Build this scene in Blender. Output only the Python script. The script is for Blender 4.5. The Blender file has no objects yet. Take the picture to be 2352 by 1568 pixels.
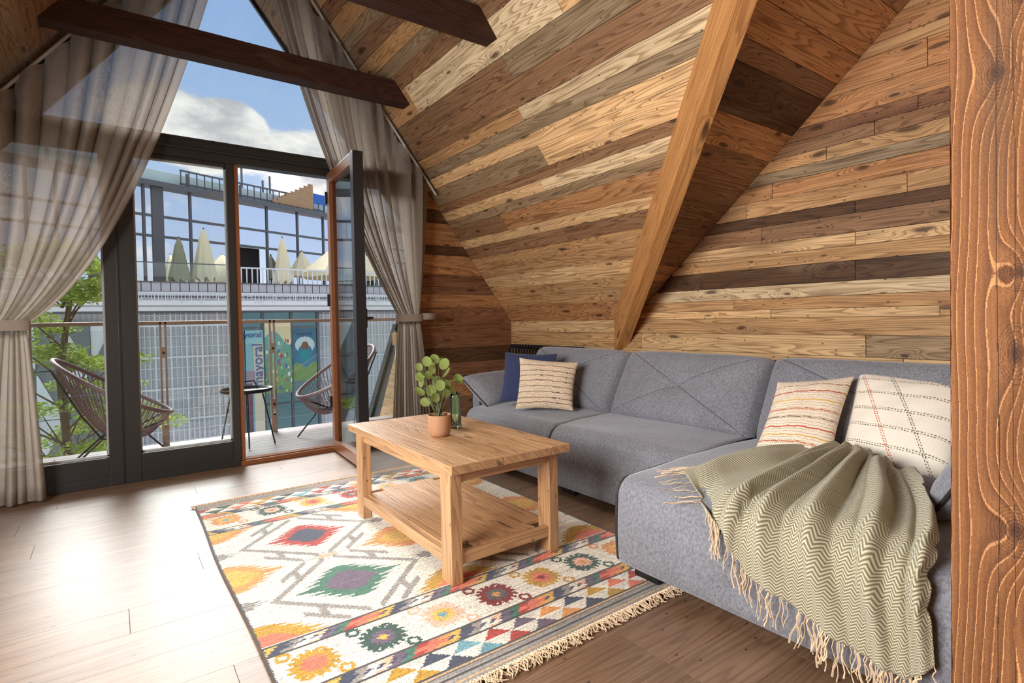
import bpy, bmesh, math, random
import numpy as np
from mathutils import Vector, Matrix, Quaternion
random.seed(7); np.random.seed(7)
C = bpy.context.scene.collection
SC = bpy.context.scene
PI = math.pi
# ---------------------------------------------------------------- camera
CAM = Vector((0, 0, 1.08))
FPX, YAW, PITCH, ROLL, PY = 1256.38, math.radians(36.0866), math.radians(1.1226), math.radians(1.0892), 757.86
_f = Vector((math.sin(YAW)*math.cos(PITCH), math.cos(YAW)*math.cos(PITCH), -math.sin(PITCH)))
_r = Vector((math.cos(YAW), -math.sin(YAW), 0)); _d = _f.cross(_r)
_r2 = _r*math.cos(ROLL) + _d*math.sin(ROLL); _d2 = -_r*math.sin(ROLL) + _d*math.cos(ROLL)
cam = bpy.data.objects.new('camera', bpy.data.cameras.new('camera')); C.objects.link(cam)
cam.matrix_world = Matrix.Translation(CAM) @ Matrix((( _r2.x, -_d2.x, -_f.x, 0), (_r2.y, -_d2.y, -_f.y, 0), (_r2.z, -_d2.z, -_f.z, 0), (0, 0, 0, 1)))
cam.data.sensor_width = 36; cam.data.lens = 36*FPX/2352; cam.data.shift_y = (PY-784)/2352
cam.data.clip_start = .02; cam.data.clip_end = 500
SC.camera = cam
def at(px, py, ax, v):
    """survey helper: the point where the sight line of a photo pixel meets the plane axis ax = v"""
    d = _r2*((px-1176)/FPX) + _d2*((py-PY)/FPX) + _f
    t = (v-CAM[ax])/d[ax]
    return CAM + d*t
SC.view_settings.view_transform = 'Standard'; SC.view_settings.look = 'None'
SC.view_settings.exposure = 0.0; SC.view_settings.gamma = 1; SC.view_settings.use_curve_mapping = False
SC.cycles.max_bounces = 8; SC.cycles.diffuse_bounces = 4; SC.cycles.transparent_max_bounces = 16; SC.cycles.glossy_bounces = 3
SC.cycles.caustics_reflective = False; SC.cycles.caustics_refractive = False; SC.cycles.sample_clamp_indirect = 8
# ---------------------------------------------------------------- node helpers
def s2l(c): c /= 255.; return c/12.92 if c <= .04045 else ((c+.055)/1.055)**2.4
def rgb(r, g, b, k=1.0): return (s2l(r)*k, s2l(g)*k, s2l(b)*k, 1)
class NT:
    def __init__(s, nt): s.nt = nt; s.nt.nodes.clear()
    def n(s, t, **kw):
        nd = s.nt.nodes.new(t)
        for k, v in kw.items():
            if k == 'inp':
                for i, x in v.items():
                    if hasattr(x, 'node') or isinstance(x, bpy.types.NodeSocket): s.nt.links.new(x, nd.inputs[i])
                    else:
                        dv = nd.inputs[i].default_value
                        if hasattr(dv, '__len__') and hasattr(x, '__len__'): x = tuple(x)[:len(dv)] if len(x) >= len(dv) else tuple(x)+(1,)
                        nd.inputs[i].default_value = x
            else: setattr(nd, k, v)
        return nd
    def m(s, op, a, b=0, c=0, clamp=False):
        return s.n('ShaderNodeMath', operation=op, use_clamp=clamp, inp={0: a, 1: b, 2: c}).outputs[0]
    def vm(s, op, a, b=(0, 0, 0)):
        return s.n('ShaderNodeVectorMath', operation=op, inp={0: a, 1: b}).outputs[0]
    def noise(s, v, sc, det=2, rough=.5, dist=0):
        return s.n('ShaderNodeTexNoise', inp={'Vector': v, 'Scale': sc, 'Detail': det, 'Roughness': rough, 'Distortion': dist}).outputs['Fac']
    def mix(s, f, a, b, bt='MIX'):
        nd = s.n('ShaderNodeMix', data_type='RGBA', blend_type=bt)
        for i, x in ((0, f), (6, a), (7, b)):
            if isinstance(x, bpy.types.NodeSocket): s.nt.links.new(x, nd.inputs[i])
            else: nd.inputs[i].default_value = x
        return nd.outputs[2]
    def ramp(s, f, stops, interp='LINEAR'):
        nd = s.n('ShaderNodeValToRGB', inp={0: f}); cr = nd.color_ramp; cr.interpolation = interp
        while len(cr.elements) < len(stops): cr.elements.new(.5)
        for e, (p, c) in zip(cr.elements, stops): e.position = p; e.color = c
        return nd.outputs[0]
    def sst(s, x, a, b):
        return s.n('ShaderNodeMapRange', interpolation_type='SMOOTHSTEP', inp={0: x, 1: a, 2: b, 3: 0., 4: 1.}).outputs[0]
    def out(s, sh): s.n('ShaderNodeOutputMaterial', inp={0: sh})
def newmat(name):
    m = bpy.data.materials.new(name); m.use_nodes = True; return m, NT(m.node_tree)
def pbr(T, col, rough=.6, metal=0, bump=None, bs=.3, bd=.01, spec=.5, **kw):
    inp = {'Base Color': col, 'Roughness': rough, 'Metallic': metal, 'Specular IOR Level': spec}
    inp.update(kw)
    if bump is not None:
        inp['Normal'] = T.n('ShaderNodeBump', inp={'Strength': bs, 'Distance': bd, 'Height': bump}).outputs[0]
    T.out(T.n('ShaderNodeBsdfPrincipled', inp=inp).outputs[0])
def mat_plain(name, col, rough=.5, metal=0, spec=.5, var=.12, vs=30, **kw):
    m, T = newmat(name)
    tc = T.n('ShaderNodeTexCoord').outputs['Object']
    n = T.noise(tc, vs, 3)
    f = T.m('MULTIPLY_ADD', n, var*2, 1-var)
    c = T.vm('MULTIPLY', col[:3], T.n('ShaderNodeCombineXYZ', inp={0: f, 1: f, 2: f}).outputs[0])
    pbr(T, c, rough, metal, bump=n, bs=.1, bd=.002, spec=spec, **kw); return m
# ---------------------------------------------------------------- world: summer sky with cumulus
W = bpy.data.worlds.new('sky'); SC.world = W; W.use_nodes = True
T = NT(W.node_tree)
gd = T.n('ShaderNodeTexCoord').outputs['Generated']
sx = T.n('ShaderNodeSeparateXYZ', inp={0: gd})
el = T.m('MAXIMUM', sx.outputs[2], 0)
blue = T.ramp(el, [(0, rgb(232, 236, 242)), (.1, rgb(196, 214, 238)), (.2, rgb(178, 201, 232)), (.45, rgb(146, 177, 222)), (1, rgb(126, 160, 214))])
proj_ = T.vm('MULTIPLY', gd, (1, 1, 2.1))
big = T.noise(T.vm('ADD', proj_, (1.35, 2.0, .4)), 2.6, 1)
det = T.noise(T.vm('ADD', proj_, (.3, .7, .2)), 6.5, 8, .6)
cl = T.m('MULTIPLY_ADD', big, .62, T.m('MULTIPLY', det, .5))
# two cumulus clouds seen through the upper window
def blob(px, py, w, h):
    d = (at(px, py, 1, 100)-CAM).normalized()
    v = T.vm('SUBTRACT', gd, tuple(d)); v = T.vm('MULTIPLY', v, (1/w, 1/w, 1/h))
    L = T.n('ShaderNodeVectorMath', operation='LENGTH', inp={0: v}).outputs['Value']
    return T.m('SUBTRACT', 1, L, clamp=True)
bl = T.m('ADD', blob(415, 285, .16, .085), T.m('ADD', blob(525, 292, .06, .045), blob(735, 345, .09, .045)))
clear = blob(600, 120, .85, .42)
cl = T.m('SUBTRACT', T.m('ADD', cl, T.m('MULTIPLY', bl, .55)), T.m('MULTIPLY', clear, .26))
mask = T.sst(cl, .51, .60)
shade = T.sst(T.noise(T.vm('ADD', proj_, (.3, .7, .27)), 6.5, 7, .6), .36, .62)
cloud = T.mix(shade, rgb(186, 188, 194), rgb(250, 248, 244))
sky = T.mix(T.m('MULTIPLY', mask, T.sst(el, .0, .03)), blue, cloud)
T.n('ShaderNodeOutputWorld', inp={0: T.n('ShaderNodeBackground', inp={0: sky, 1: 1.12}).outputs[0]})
# ---------------------------------------------------------------- sun, left dormer daylight and an added rear fill
def look(o, frm, to):
    o.location = frm; o.rotation_euler = (Vector(to)-Vector(frm)).to_track_quat('-Z', 'Y').to_euler()
sun = bpy.data.objects.new('sun', bpy.data.lights.new('sun', 'SUN')); C.objects.link(sun)
saz, sel = math.radians(-4), math.radians(36)
look(sun, (0, 0, 20), Vector((0, 0, 20))-Vector((math.sin(saz)*math.cos(sel), math.cos(saz)*math.cos(sel), math.sin(sel))))
sun.data.energy = 7.6; sun.data.angle = math.radians(34); sun.data.color = (1, .98, .95)
def area(name, frm, to, w, h, e, col=(1, 1, 1)):
    L = bpy.data.lights.new(name, 'AREA'); L.shape = 'RECTANGLE'; L.size = w; L.size_y = h; L.energy = e; L.color = col
    o = bpy.data.objects.new(name, L); C.objects.link(o); look(o, frm, to); return o
area('left_dormer_daylight', (-1.6, 1.5, 1.65), (2.5, 1.7, 1.0), 2.2, 1.4, 235, (1, .97, .93))
area('rear_room_light', (3.0, -1.2, 2.5), (1.2, 2.6, .9), .9, .8, 9, (1, .93, .84))  # added soft warm fill behind the camera, not a fitting of the room
# ---------------------------------------------------------------- mesh helpers
def tag(o, label=None, cat=None, group=None, kind=None):
    for k, v in (('label', label), ('category', cat), ('group', group), ('kind', kind)):
        if v: o[k] = v
    return o
def empty(name, loc=(0, 0, 0), **kw):
    o = bpy.data.objects.new(name, None); o.location = loc; o.empty_display_size = .1; C.objects.link(o)
    return tag(o, **kw)
def link(name, me, mat=None, parent=None, smooth=False, **kw):
    o = bpy.data.objects.new(name, me); C.objects.link(o)
    if mat: me.materials.append(mat)
    if smooth: me.polygons.foreach_set('use_smooth', [True]*len(me.polygons))
    if parent:
        o.parent = parent
        if parent.parent is None: o.matrix_parent_inverse = Matrix.Translation(parent.location).inverted()   # parts are modelled in world coordinates
    return tag(o, **kw)
class MB:
    """collects geometry in world coordinates"""
    def __init__(s): s.v = []; s.f = []; s.uv = []
    def add(s, vs, fs, uv=None):
        b = len(s.v); s.v += [tuple(v) for v in vs]; s.f += [tuple(i+b for i in f) for f in fs]
        s.uv += uv if uv else [None]*len(fs)
        return s
    def box(s, a, b, M=None, bev=0):
        x0, y0, z0 = [min(p, q) for p, q in zip(a, b)]; x1, y1, z1 = [max(p, q) for p, q in zip(a, b)]
        if bev:
            bm = bmesh.new(); bmesh.ops.create_cube(bm, size=1)
            for v in bm.verts: v.co = Vector(((x0+x1)/2+v.co.x*(x1-x0), (y0+y1)/2+v.co.y*(y1-y0), (z0+z1)/2+v.co.z*(z1-z0)))
            bmesh.ops.bevel(bm, geom=bm.edges[:], offset=bev, segments=2, affect='EDGES', profile=.7)
            bm.verts.index_update(); V = [v.co.copy() for v in bm.verts]; F = [[v.index for v in f.verts] for f in bm.faces]; bm.free()
        else:
            V = [Vector(p) for p in ((x0, y0, z0), (x1, y0, z0), (x1, y1, z0), (x0, y1, z0), (x0, y0, z1), (x1, y0, z1), (x1, y1, z1), (x0, y1, z1))]
            F = [(0, 3, 2, 1), (4, 5, 6, 7), (0, 1, 5, 4), (1, 2, 6, 5), (2, 3, 7, 6), (3, 0, 4, 7)]
        if M: V = [M @ v for v in V]
        return s.add(V, F)
    def tube(s, pts, r, n=6, closed=False, caps=True):
        P = [Vector(p) for p in pts]; L = len(P); rr = r if hasattr(r, '__len__') else [r]*L
        V = []; up = Vector((0, 0, 1))
        prev = None
        for i in range(L):
            t = (P[(i+1) % L]-P[i-1]) if closed else (P[min(i+1, L-1)]-P[max(i-1, 0)])
            if t.length < 1e-9: t = Vector((0, 0, 1))
            t.normalize()
            if prev is None: a = t.cross(up if abs(t.z) < .95 else Vector((1, 0, 0))).normalized()
            else: a = (prev-t*prev.dot(t)); a = a.normalized() if a.length > 1e-6 else t.orthogonal().normalized()
            prev = a; b = t.cross(a)
            for k in range(n):
                w = 2*PI*k/n; V.append(P[i]+(a*math.cos(w)+b*math.sin(w))*rr[i])
        F = []
        for i in range(L if closed else L-1):
            j = (i+1) % L
            for k in range(n): F.append((i*n+k, i*n+(k+1) % n, j*n+(k+1) % n, j*n+k))
        if caps and not closed: F += [tuple(range(n))[::-1], tuple((L-1)*n+k for k in range(n))]
        return s.add(V, F)
    def lathe(s, prof, c, n=32, rib=None):
        V = []; L = len(prof)
        for r, z in prof:
            for k in range(n):
                q = r*(1+(rib*math.cos(k*PI) if rib else 0)); V.append((c[0]+q*math.cos(2*PI*k/n), c[1]+q*math.sin(2*PI*k/n), c[2]+z))
        F = [(i*n+k, i*n+(k+1) % n, (i+1)*n+(k+1) % n, (i+1)*n+k) for i in range(L-1) for k in range(n)]
        return s.add(V, F)
    def build(s, name, mat=None, parent=None, smooth=False, **kw):
        me = bpy.data.meshes.new(name); me.from_pydata(s.v, [], s.f)
        if any(u for u in s.uv):
            ul = me.uv_layers.new(name='UVMap'); k = 0
            for u, f in zip(s.uv, s.f):
                for i in range(len(f)):
                    if u: ul.data[k].uv = u[i]
                    k += 1
        me.update()
        return link(name, me, mat, parent, smooth, **kw)
def wood_uv(o, ax, seed=None):
    """box-like wooden member: uv in metres with u along axis ax (a world vector), random offset"""
    me = o.data; A = Vector(ax).normalized()
    ul = me.uv_layers.get('UVMap') or me.uv_layers.new(name='UVMap')
    rs = random.Random(seed if seed is not None else o.name); ou, ov = rs.uniform(0, 40), rs.uniform(0, 40)
    for p in me.polygons:
        n = p.normal; B = A.cross(n)
        if B.length < .4: B = A.orthogonal().normalized(); A2 = n.cross(B)
        else: B.normalize(); A2 = A
        for li in p.loop_indices:
            co = me.vertices[me.loops[li].vertex_index].co
            ul.data[li].uv = (co.dot(A2)+ou, co.dot(B)+ov+n.dot(Vector((.3, .7, .9))))
    return o
def grid(name, nu, nv, pos, mat, parent=None, col=None, uvf=None, closed_u=False, smooth=True, **kw):
    """surface from pos(u, v); optional colour col(U, V) arrays -> rgb"""
    us = np.linspace(0, 1, nu+1); vs = np.linspace(0, 1, nv+1)
    U, V = np.meshgrid(us, vs); P = pos(U, V); P = np.stack(P, -1).reshape(-1, 3)
    idx = np.arange((nu+1)*(nv+1)).reshape(nv+1, nu+1)
    F = np.stack([idx[:-1, :-1], idx[:-1, 1:], idx[1:, 1:], idx[1:, :-1]], -1).reshape(-1, 4)
    me = bpy.data.meshes.new(name)
    me.vertices.add(len(P)); me.vertices.foreach_set('co', P.ravel())
    me.loops.add(F.size); me.loops.foreach_set('vertex_index', F.ravel())
    me.polygons.add(len(F)); me.polygons.foreach_set('loop_start', np.arange(0, F.size, 4)); me.polygons.foreach_set('loop_total', np.full(len(F), 4))
    me.update(calc_edges=True)
    uu = np.stack([U, V], -1) if uvf is None else np.stack(uvf(U, V), -1)
    ul = me.uv_layers.new(name='UVMap'); ul.data.foreach_set('uv', uu.reshape(-1, 2)[F.ravel()].ravel())
    if col is not None:
        uc = (us[:-1]+us[1:])/2; vc = (vs[:-1]+vs[1:])/2; UC, VC = np.meshgrid(uc, vc)
        c = col(UC, VC).reshape(-1, 3); c = np.where(c <= .04045, c/12.92, ((np.maximum(c, 0)+.055)/1.055)**2.4)
        ca = me.color_attributes.new('Col', 'FLOAT_COLOR', 'CORNER')
        cc = np.concatenate([np.repeat(c, 4, 0), np.ones((len(c)*4, 1))], 1); ca.data.foreach_set('color', cc.ravel())
    return link(name, me, mat, parent, smooth, **kw)
# ---------------------------------------------------------------- materials
def mat_wood(name, tint=None, rough=.62, ringk=.42, knots=.5, spec=.35, rs=26., gloss=0, grey=.35, bs=.35, dens=(1.5, 6.0), stain=0):
    m, T = newmat(name)
    uv = T.n('ShaderNodeUVMap', uv_map='UVMap').outputs[0]
    if tint is None:
        oi = T.n('ShaderNodeObjectInfo'); col = oi.outputs['Color']
    else: col = tint
    kv = T.vm('MULTIPLY', uv, (dens[0], dens[1], 0))
    warp = T.n('ShaderNodeTexNoise', inp={'Vector': kv, 'Scale': 1.3, 'Detail': 1}).outputs['Color']
    kvw = T.vm('ADD', kv, T.vm('MULTIPLY', warp, (.35, .35, 0)))
    vo = T.n('ShaderNodeTexVoronoi', voronoi_dimensions='2D', inp={'Vector': kvw, 'Scale': 1, 'Randomness': .9})
    d = vo.outputs['Distance']; pr = T.n('ShaderNodeSeparateXYZ', inp={0: vo.outputs['Color']}).outputs[0]
    has = T.m('GREATER_THAN', pr, 1-knots); ksz = T.m('MULTIPLY_ADD', T.n('ShaderNodeSeparateXYZ', inp={0: vo.outputs['Color']}).outputs[1], .75, .35)
    dk = T.m('DIVIDE', d, ksz)
    infl = T.m('MULTIPLY', has, T.m('POWER', 2.718, T.m('MULTIPLY', T.m('MULTIPLY', dk, dk), -14)))
    g = T.vm('MULTIPLY', uv, (.62, 10.0, 0))
    f = T.noise(g, .75, 2, .45)
    f2 = T.noise(T.vm('MULTIPLY', uv, (4, 60, 0)), 1, 2)
    F = T.m('ADD', T.m('ADD', f, T.m('MULTIPLY', infl, .16)), T.m('MULTIPLY', f2, .012))
    ph = T.m('FRACT', T.m('MULTIPLY', F, rs))
    ring = T.m('MULTIPLY', T.sst(ph, .40, .93), T.m('SUBTRACT', 1, T.sst(ph, .93, 1.0)))
    fib = T.noise(T.vm('MULTIPLY', uv, (9, 420, 0)), 1, 3, .6)
    fib2 = T.noise(T.vm('MULTIPLY', uv, (2.2, 34, 0)), 1, 4, .65)
    blot = T.noise(T.vm('MULTIPLY', uv, (2.2, 7, 0)), 1.2, 3, .55)
    k = T.m('SUBTRACT', 1, T.m('MULTIPLY', ring, ringk))
    k = T.m('MULTIPLY', k, T.m('MULTIPLY_ADD', fib, .5, .75)); k = T.m('MULTIPLY', k, T.m('MULTIPLY_ADD', fib2, .9, .55))
    kk = T.n('ShaderNodeCombineXYZ', inp={0: T.m('POWER', k, .85), 1: k, 2: T.m('POWER', k, 1.15)}).outputs[0]
    base = T.vm('MULTIPLY', col, kk)
    if stain:
        sn = T.noise(T.vm('MULTIPLY', uv, (.9, 13, 0)), 1.3, 5, .62)
        base = T.mix(T.m('MULTIPLY', T.sst(sn, .50, .70), stain), base, T.vm('MULTIPLY', base, (.40, .33, .27)))
        sn2 = T.noise(T.vm('MULTIPLY', uv, (1.3, 9, 5)), 1.1, 4, .6)
        base = T.mix(T.m('MULTIPLY', T.sst(sn2, .55, .72), stain*.6), base, T.vm('MULTIPLY', base, (1.35, 1.3, 1.2)))
        v2 = T.n('ShaderNodeTexVoronoi', voronoi_dimensions='2D', inp={'Vector': T.vm('MULTIPLY', uv, (9, 16, 0)), 'Scale': 1, 'Randomness': 1})
        nh = T.m('MULTIPLY', T.m('GREATER_THAN', T.n('ShaderNodeSeparateXYZ', inp={0: v2.outputs['Color']}).outputs[2], .74), T.m('SUBTRACT', 1, T.sst(v2.outputs['Distance'], .04, .09)))
        base = T.mix(T.m('MULTIPLY', nh, .75), base, rgb(46, 32, 24))
    if grey: 
        gm = T.m('MULTIPLY', T.sst(blot, .5, .72), grey)
        base = T.mix(gm, base, T.vm('MULTIPLY', rgb(138, 120, 96)[:3], kk))
    spot = T.m('MULTIPLY', has, T.m('SUBTRACT', 1, T.sst(dk, .05, .15)))
    base = T.mix(T.m('MULTIPLY', spot, .8), base, rgb(52, 32, 20))
    h = T.m('ADD', T.m('MULTIPLY', ring, -.5), T.m('MULTIPLY', fib, .7))
    pbr(T, base, rough, 0, bump=h, bs=bs, bd=.004, spec=spec, **({'Coat Weight': gloss, 'Coat Roughness': .36} if gloss else {}))
    return m
MW = mat_wood('reclaimed_wood', ringk=.5, stain=.62, dens=(2.0, 6.5), grey=.3)
MWB = mat_wood('beam_dark', rgb(64, 38, 28), knots=.25, grey=.1, ringk=.45)
MWR = mat_wood('rafter_wood', rgb(206, 148, 90), knots=.18, grey=.12, ringk=.35, rs=16)
MWT = mat_wood('table_wood', rgb(198, 154, 110), rough=.40, knots=.16, grey=.12, ringk=.34, rs=20, spec=.9, stain=.25)
MWS = mat_wood('balcony_wood', rgb(246, 200, 150), knots=.2, grey=.3)
MF = mat_wood('floor_oak', None, rough=.43, knots=.2, grey=.15, ringk=.30, rs=16, spec=1.0, bs=.08, gloss=0, stain=.3, dens=(.9, 4))
MDECK = mat_wood('deck_boards', rgb(150, 134, 132), rough=.5, knots=.1, grey=.4, ringk=.25)
M = {}
M['back'] = mat_plain('dark_backing', rgb(46, 32, 24), .9)
M['wallpl'] = mat_plain('rear_wall_wood', rgb(150, 112, 76), .8)
M['frame'] = mat_plain('anthracite_frame', rgb(44, 43, 42), .38, 0, var=.06)
M['frame_b'] = mat_plain('copper_brown_reveal', rgb(138, 84, 50), .35, 0, spec=.5, var=.15)
M['bead'] = mat_plain('pale_glazing_bead', rgb(186, 188, 186), .4)
M['black'] = mat_plain('black_metal', rgb(34, 34, 38), .4, .3)
M['steel'] = mat_plain('railing_steel', rgb(186, 162, 144), .4, .2)
M['rope'] = mat_plain('mauve_rope', rgb(160, 136, 138), .6)
M['plastic'] = mat_plain('black_foot', rgb(16, 16, 17), .45)
def mat_glass(name, tint=(1, 1, 1, 1), refl=.9, r=0.0):
    m, T = newmat(name)
    fr = T.n('ShaderNodeFresnel', inp={0: 1.5}).outputs[0]
    fr = T.m('MULTIPLY', fr, refl, clamp=True)
    mx = T.n('ShaderNodeMixShader', inp={0: fr, 1: T.n('ShaderNodeBsdfTransparent', inp={0: tint}).outputs[0], 2: T.n('ShaderNodeBsdfGlossy', inp={0: (1, 1, 1, 1), 1: r}).outputs[0]})
    T.out(mx.outputs[0]); return m
M['glass'] = mat_glass('window_glass', (.96, .98, .975, 1))
M['railglass'] = mat_glass('balcony_glass', (.93, .97, .96, 1), 1.3)
def mat_vcol(name, rough=.9, bump=None, spec=.2, weave=900, bs=.25, sheen=0.2, transl=0):
    m, T = newmat(name)
    c = T.n('ShaderNodeVertexColor', layer_name='Col').outputs[0]
    tc = T.n('ShaderNodeTexCoord').outputs['Object']
    n = T.noise(tc, weave, 2)
    pbr(T, c, rough, 0, bump=n, bs=bs, bd=.003, spec=spec, **{'Sheen Weight': sheen}); return m
M['vfab'] = mat_vcol('woven_fabric'); M['vprint'] = mat_vcol('print', .5, weave=60, bs=.02, sheen=0); M['vwood'] = mat_vcol('hewn_timber', .75, weave=260, bs=.25, sheen=0, spec=.25)
def mat_sofa():
    m, T = newmat('grey_chenille'); tc = T.n('ShaderNodeTexCoord').outputs['Object']
    a = T.noise(T.vm('MULTIPLY', tc, (1, 1, .7)), 120, 4, .75); b = T.noise(tc, 420, 2, .6); c = T.noise(tc, 5, 2)
    k = T.m('ADD', T.m('MULTIPLY_ADD', T.sst(a, .3, .7), .56, .55), T.m('ADD', T.m('MULTIPLY_ADD', b, .5, -.25), T.m('MULTIPLY_ADD', c, .3, -.15)))
    col = T.vm('MULTIPLY', rgb(140, 141, 149)[:3], T.n('ShaderNodeCombineXYZ', inp={0: k, 1: k, 2: k}).outputs[0])
    pbr(T, col, .9, 0, bump=T.m('ADD', a, b), bs=.3, bd=.003, spec=.15, **{'Sheen Weight': .45, 'Sheen Roughness': .5, 'Sheen Tint': (.8, .82, .9, 1)}); return m
M['sofa'] = mat_sofa()
M['piping'] = mat_plain('dark_piping', rgb(46, 42, 44), .6)
M['stitch'] = mat_plain('dark_seam', rgb(62, 63, 72), .8)
def mat_curtain():
    m, T = newmat('taupe_linen')
    uv = T.n('ShaderNodeUVMap', uv_map='UVMap').outputs[0]
    a = T.noise(T.vm('MULTIPLY', uv, (700, 26, 0)), 1, 3, .6); b = T.noise(T.vm('MULTIPLY', uv, (30, 900, 0)), 1, 2)
    big = T.noise(T.vm('MULTIPLY', uv, (3, .6, 0)), 1.5, 2)
    k = T.m('MULTIPLY_ADD', a, .5, .75)
    col = T.vm('MULTIPLY', rgb(182, 168, 156)[:3], T.n('ShaderNodeCombineXYZ', inp={0: k, 1: k, 2: k}).outputs[0])
    dif = T.n('ShaderNodeBsdfDiffuse', inp={0: col}).outputs[0]; tr = T.n('ShaderNodeBsdfTranslucent', inp={0: col}).outputs[0]
    fab = T.n('ShaderNodeMixShader', inp={0: .5, 1: dif, 2: tr}).outputs[0]
    op = T.m('MULTIPLY_ADD', T.sst(T.m('ADD', T.m('MULTIPLY', a, .6), T.m('MULTIPLY', b, .4)), .35, .62), -.26, .26)
    op = T.m('ADD', op, T.m('MULTIPLY', big, .02), clamp=True)
    T.out(T.n('ShaderNodeMixShader', inp={0: op, 1: fab, 2: T.n('ShaderNodeBsdfTransparent').outputs[0]}).outputs[0]); return m
M['curtain'] = mat_curtain()
# ---------------------------------------------------------------- boards laid one by one
TONE = dict(lt=(230, 190, 140), tan=(200, 156, 108), br=(152, 114, 82), gr=(158, 134, 104), dk=(92, 64, 42), orr=(192, 140, 94), pale=(228, 202, 162), red=(142, 100, 72))
def clip(poly, a, b, c):
    """keep the part where a*u + b*v <= c"""
    out = []
    for i in range(len(poly)):
        p, q = poly[i], poly[(i+1) % len(poly)]
        dp, dq = a*p[0]+b*p[1]-c, a*q[0]+b*q[1]-c
        if dp <= 0: out.append(p)
        if (dp < 0 < dq) or (dq < 0 < dp):
            t = dp/(dp-dq); out.append((p[0]+(q[0]-p[0])*t, p[1]+(q[1]-p[1])*t))
    return out
def halfplanes(poly):
    ar = sum(p[0]*q[1]-q[0]*p[1] for p, q in zip(poly, poly[1:]+poly[:1]))
    H = []
    for p, q in zip(poly, poly[1:]+poly[:1]):
        ex, ey = q[0]-p[0], q[1]-p[1]; L = math.hypot(ex, ey)
        a, b = (ey/L, -ex/L) if ar > 0 else (-ey/L, ex/L)
        H.append((a, b, a*p[0]+b*p[1]))
    return H
def planks(parent, O, U, V, N, poly, rows, mat, th=.016, seg=(.7, 2.2), seed=1, tones=None, gap=.0012, proud=.004, joints=None, name='plank', jit=.10, chf=.0025):
    O, U, V, N = Vector(O), Vector(U).normalized(), Vector(V).normalized(), Vector(N).normalized()
    R = random.Random(seed); HP = halfplanes(poly); us = [p[0] for p in poly]; u0, u1 = min(us), max(us)
    for i in range(len(rows)-1):
        v0, v1 = rows[i]+gap, rows[i+1]-gap
        cuts = (joints or {}).get(i)
        if cuts is None:
            cuts = []; u = u0-R.uniform(0, seg[1])
            while u < u1: u += R.uniform(*seg); cuts.append(u)
        cuts = [u0-5]+sorted(c for c in cuts if u0 < c < u1)+[u1+5]
        rt = (tones or {}).get(i)
        for j in range(len(cuts)-1):
            q = [(cuts[j]+gap, v0), (cuts[j+1]-gap, v0), (cuts[j+1]-gap, v1), (cuts[j]+gap, v1)]
            for h in HP:
                q = clip(q, *h)
                if len(q) < 3: break
            if len(q) < 3: continue
            area_ = abs(sum(a[0]*b[1]-b[0]*a[1] for a, b in zip(q, q[1:]+q[:1])))/2
            if area_ < 4e-4: continue
            t = R.uniform(0, proud)+th
            cx = sum(a[0] for a in q)/len(q); cy = sum(a[1] for a in q)/len(q)
            ch = chf; n = len(q)
            def P(a, d, k=0):
                L = math.hypot(a[0]-cx, a[1]-cy) or 1
                return O+U*(a[0]-(a[0]-cx)/L*k)+V*(a[1]-(a[1]-cy)/L*k)+N*d
            vs = [P(a, 0) for a in q]+[P(a, t-ch*.6) for a in q]+[P(a, t, ch) for a in q]
            ou, ov = R.uniform(0, 60), R.uniform(0, 60)
            uq = [(a[0]+ou, a[1]+ov) for a in q]
            fs, uvs = [tuple(range(2*n, 3*n))], [uq]
            for k in range(n):
                l = (k+1) % n
                fs += [(k, l, n+l, n+k), (n+k, n+l, 2*n+l, 2*n+k)]; uvs += [[uq[k], uq[l], uq[l], uq[k]]]*2
            if U.cross(V).dot(N) < 0: fs = [f[::-1] for f in fs]; uvs = [u[::-1] for u in uvs]
            o = MB().add(vs, fs, uvs).build(name, mat, parent)
            tn = rt if rt else R.choice(['lt', 'tan', 'tan', 'orr', 'br', 'gr', 'tan', 'dk'] if R.random() < .7 else ['pale', 'orr', 'tan', 'br'])
            if isinstance(tn, (list, tuple)) and isinstance(tn[0], str): tn = tn[min(j, len(tn)-1)]
            c = TONE[tn] if isinstance(tn, str) else tn
            b = R.uniform(1-jit, 1+jit); w = R.uniform(-.03, .03)
            o.color = (s2l(c[0])*b*(1+w), s2l(c[1])*b, s2l(c[2])*b*(1-w), 1)
def slab(name, pts, N, t, mat, kind='structure', parent=None):
    """polygon pts extruded backwards along -N by t"""
    N = Vector(N).normalized(); P = [Vector(p) for p in pts]; n = len(P)
    vs = P+[p-N*t for p in P]
    fs = [tuple(range(n)), tuple(range(n, 2*n))[::-1]]+[(k, n+k, n+(k+1) % n, (k+1) % n) for k in range(n)]
    return MB().add(vs, fs).build(name, mat, parent, kind=kind)
# room dimensions (metres)
XR, YW, KZ, XC = 3.381, 4.65, 1.058, .854
SL = 1.31; XL = 2*XC-XR; ZA = KZ+SL*(XR-XC)
DY0, DZ0, DS = 2.456, 1.514, .86         # dormer ceiling line on the right wall
def dorm_y(z): return DY0-(z-DZ0)/DS
YV = dorm_y(KZ); YR = dorm_y(ZA); YB = -1.75
kk_ = math.hypot(1, SL)
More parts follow.
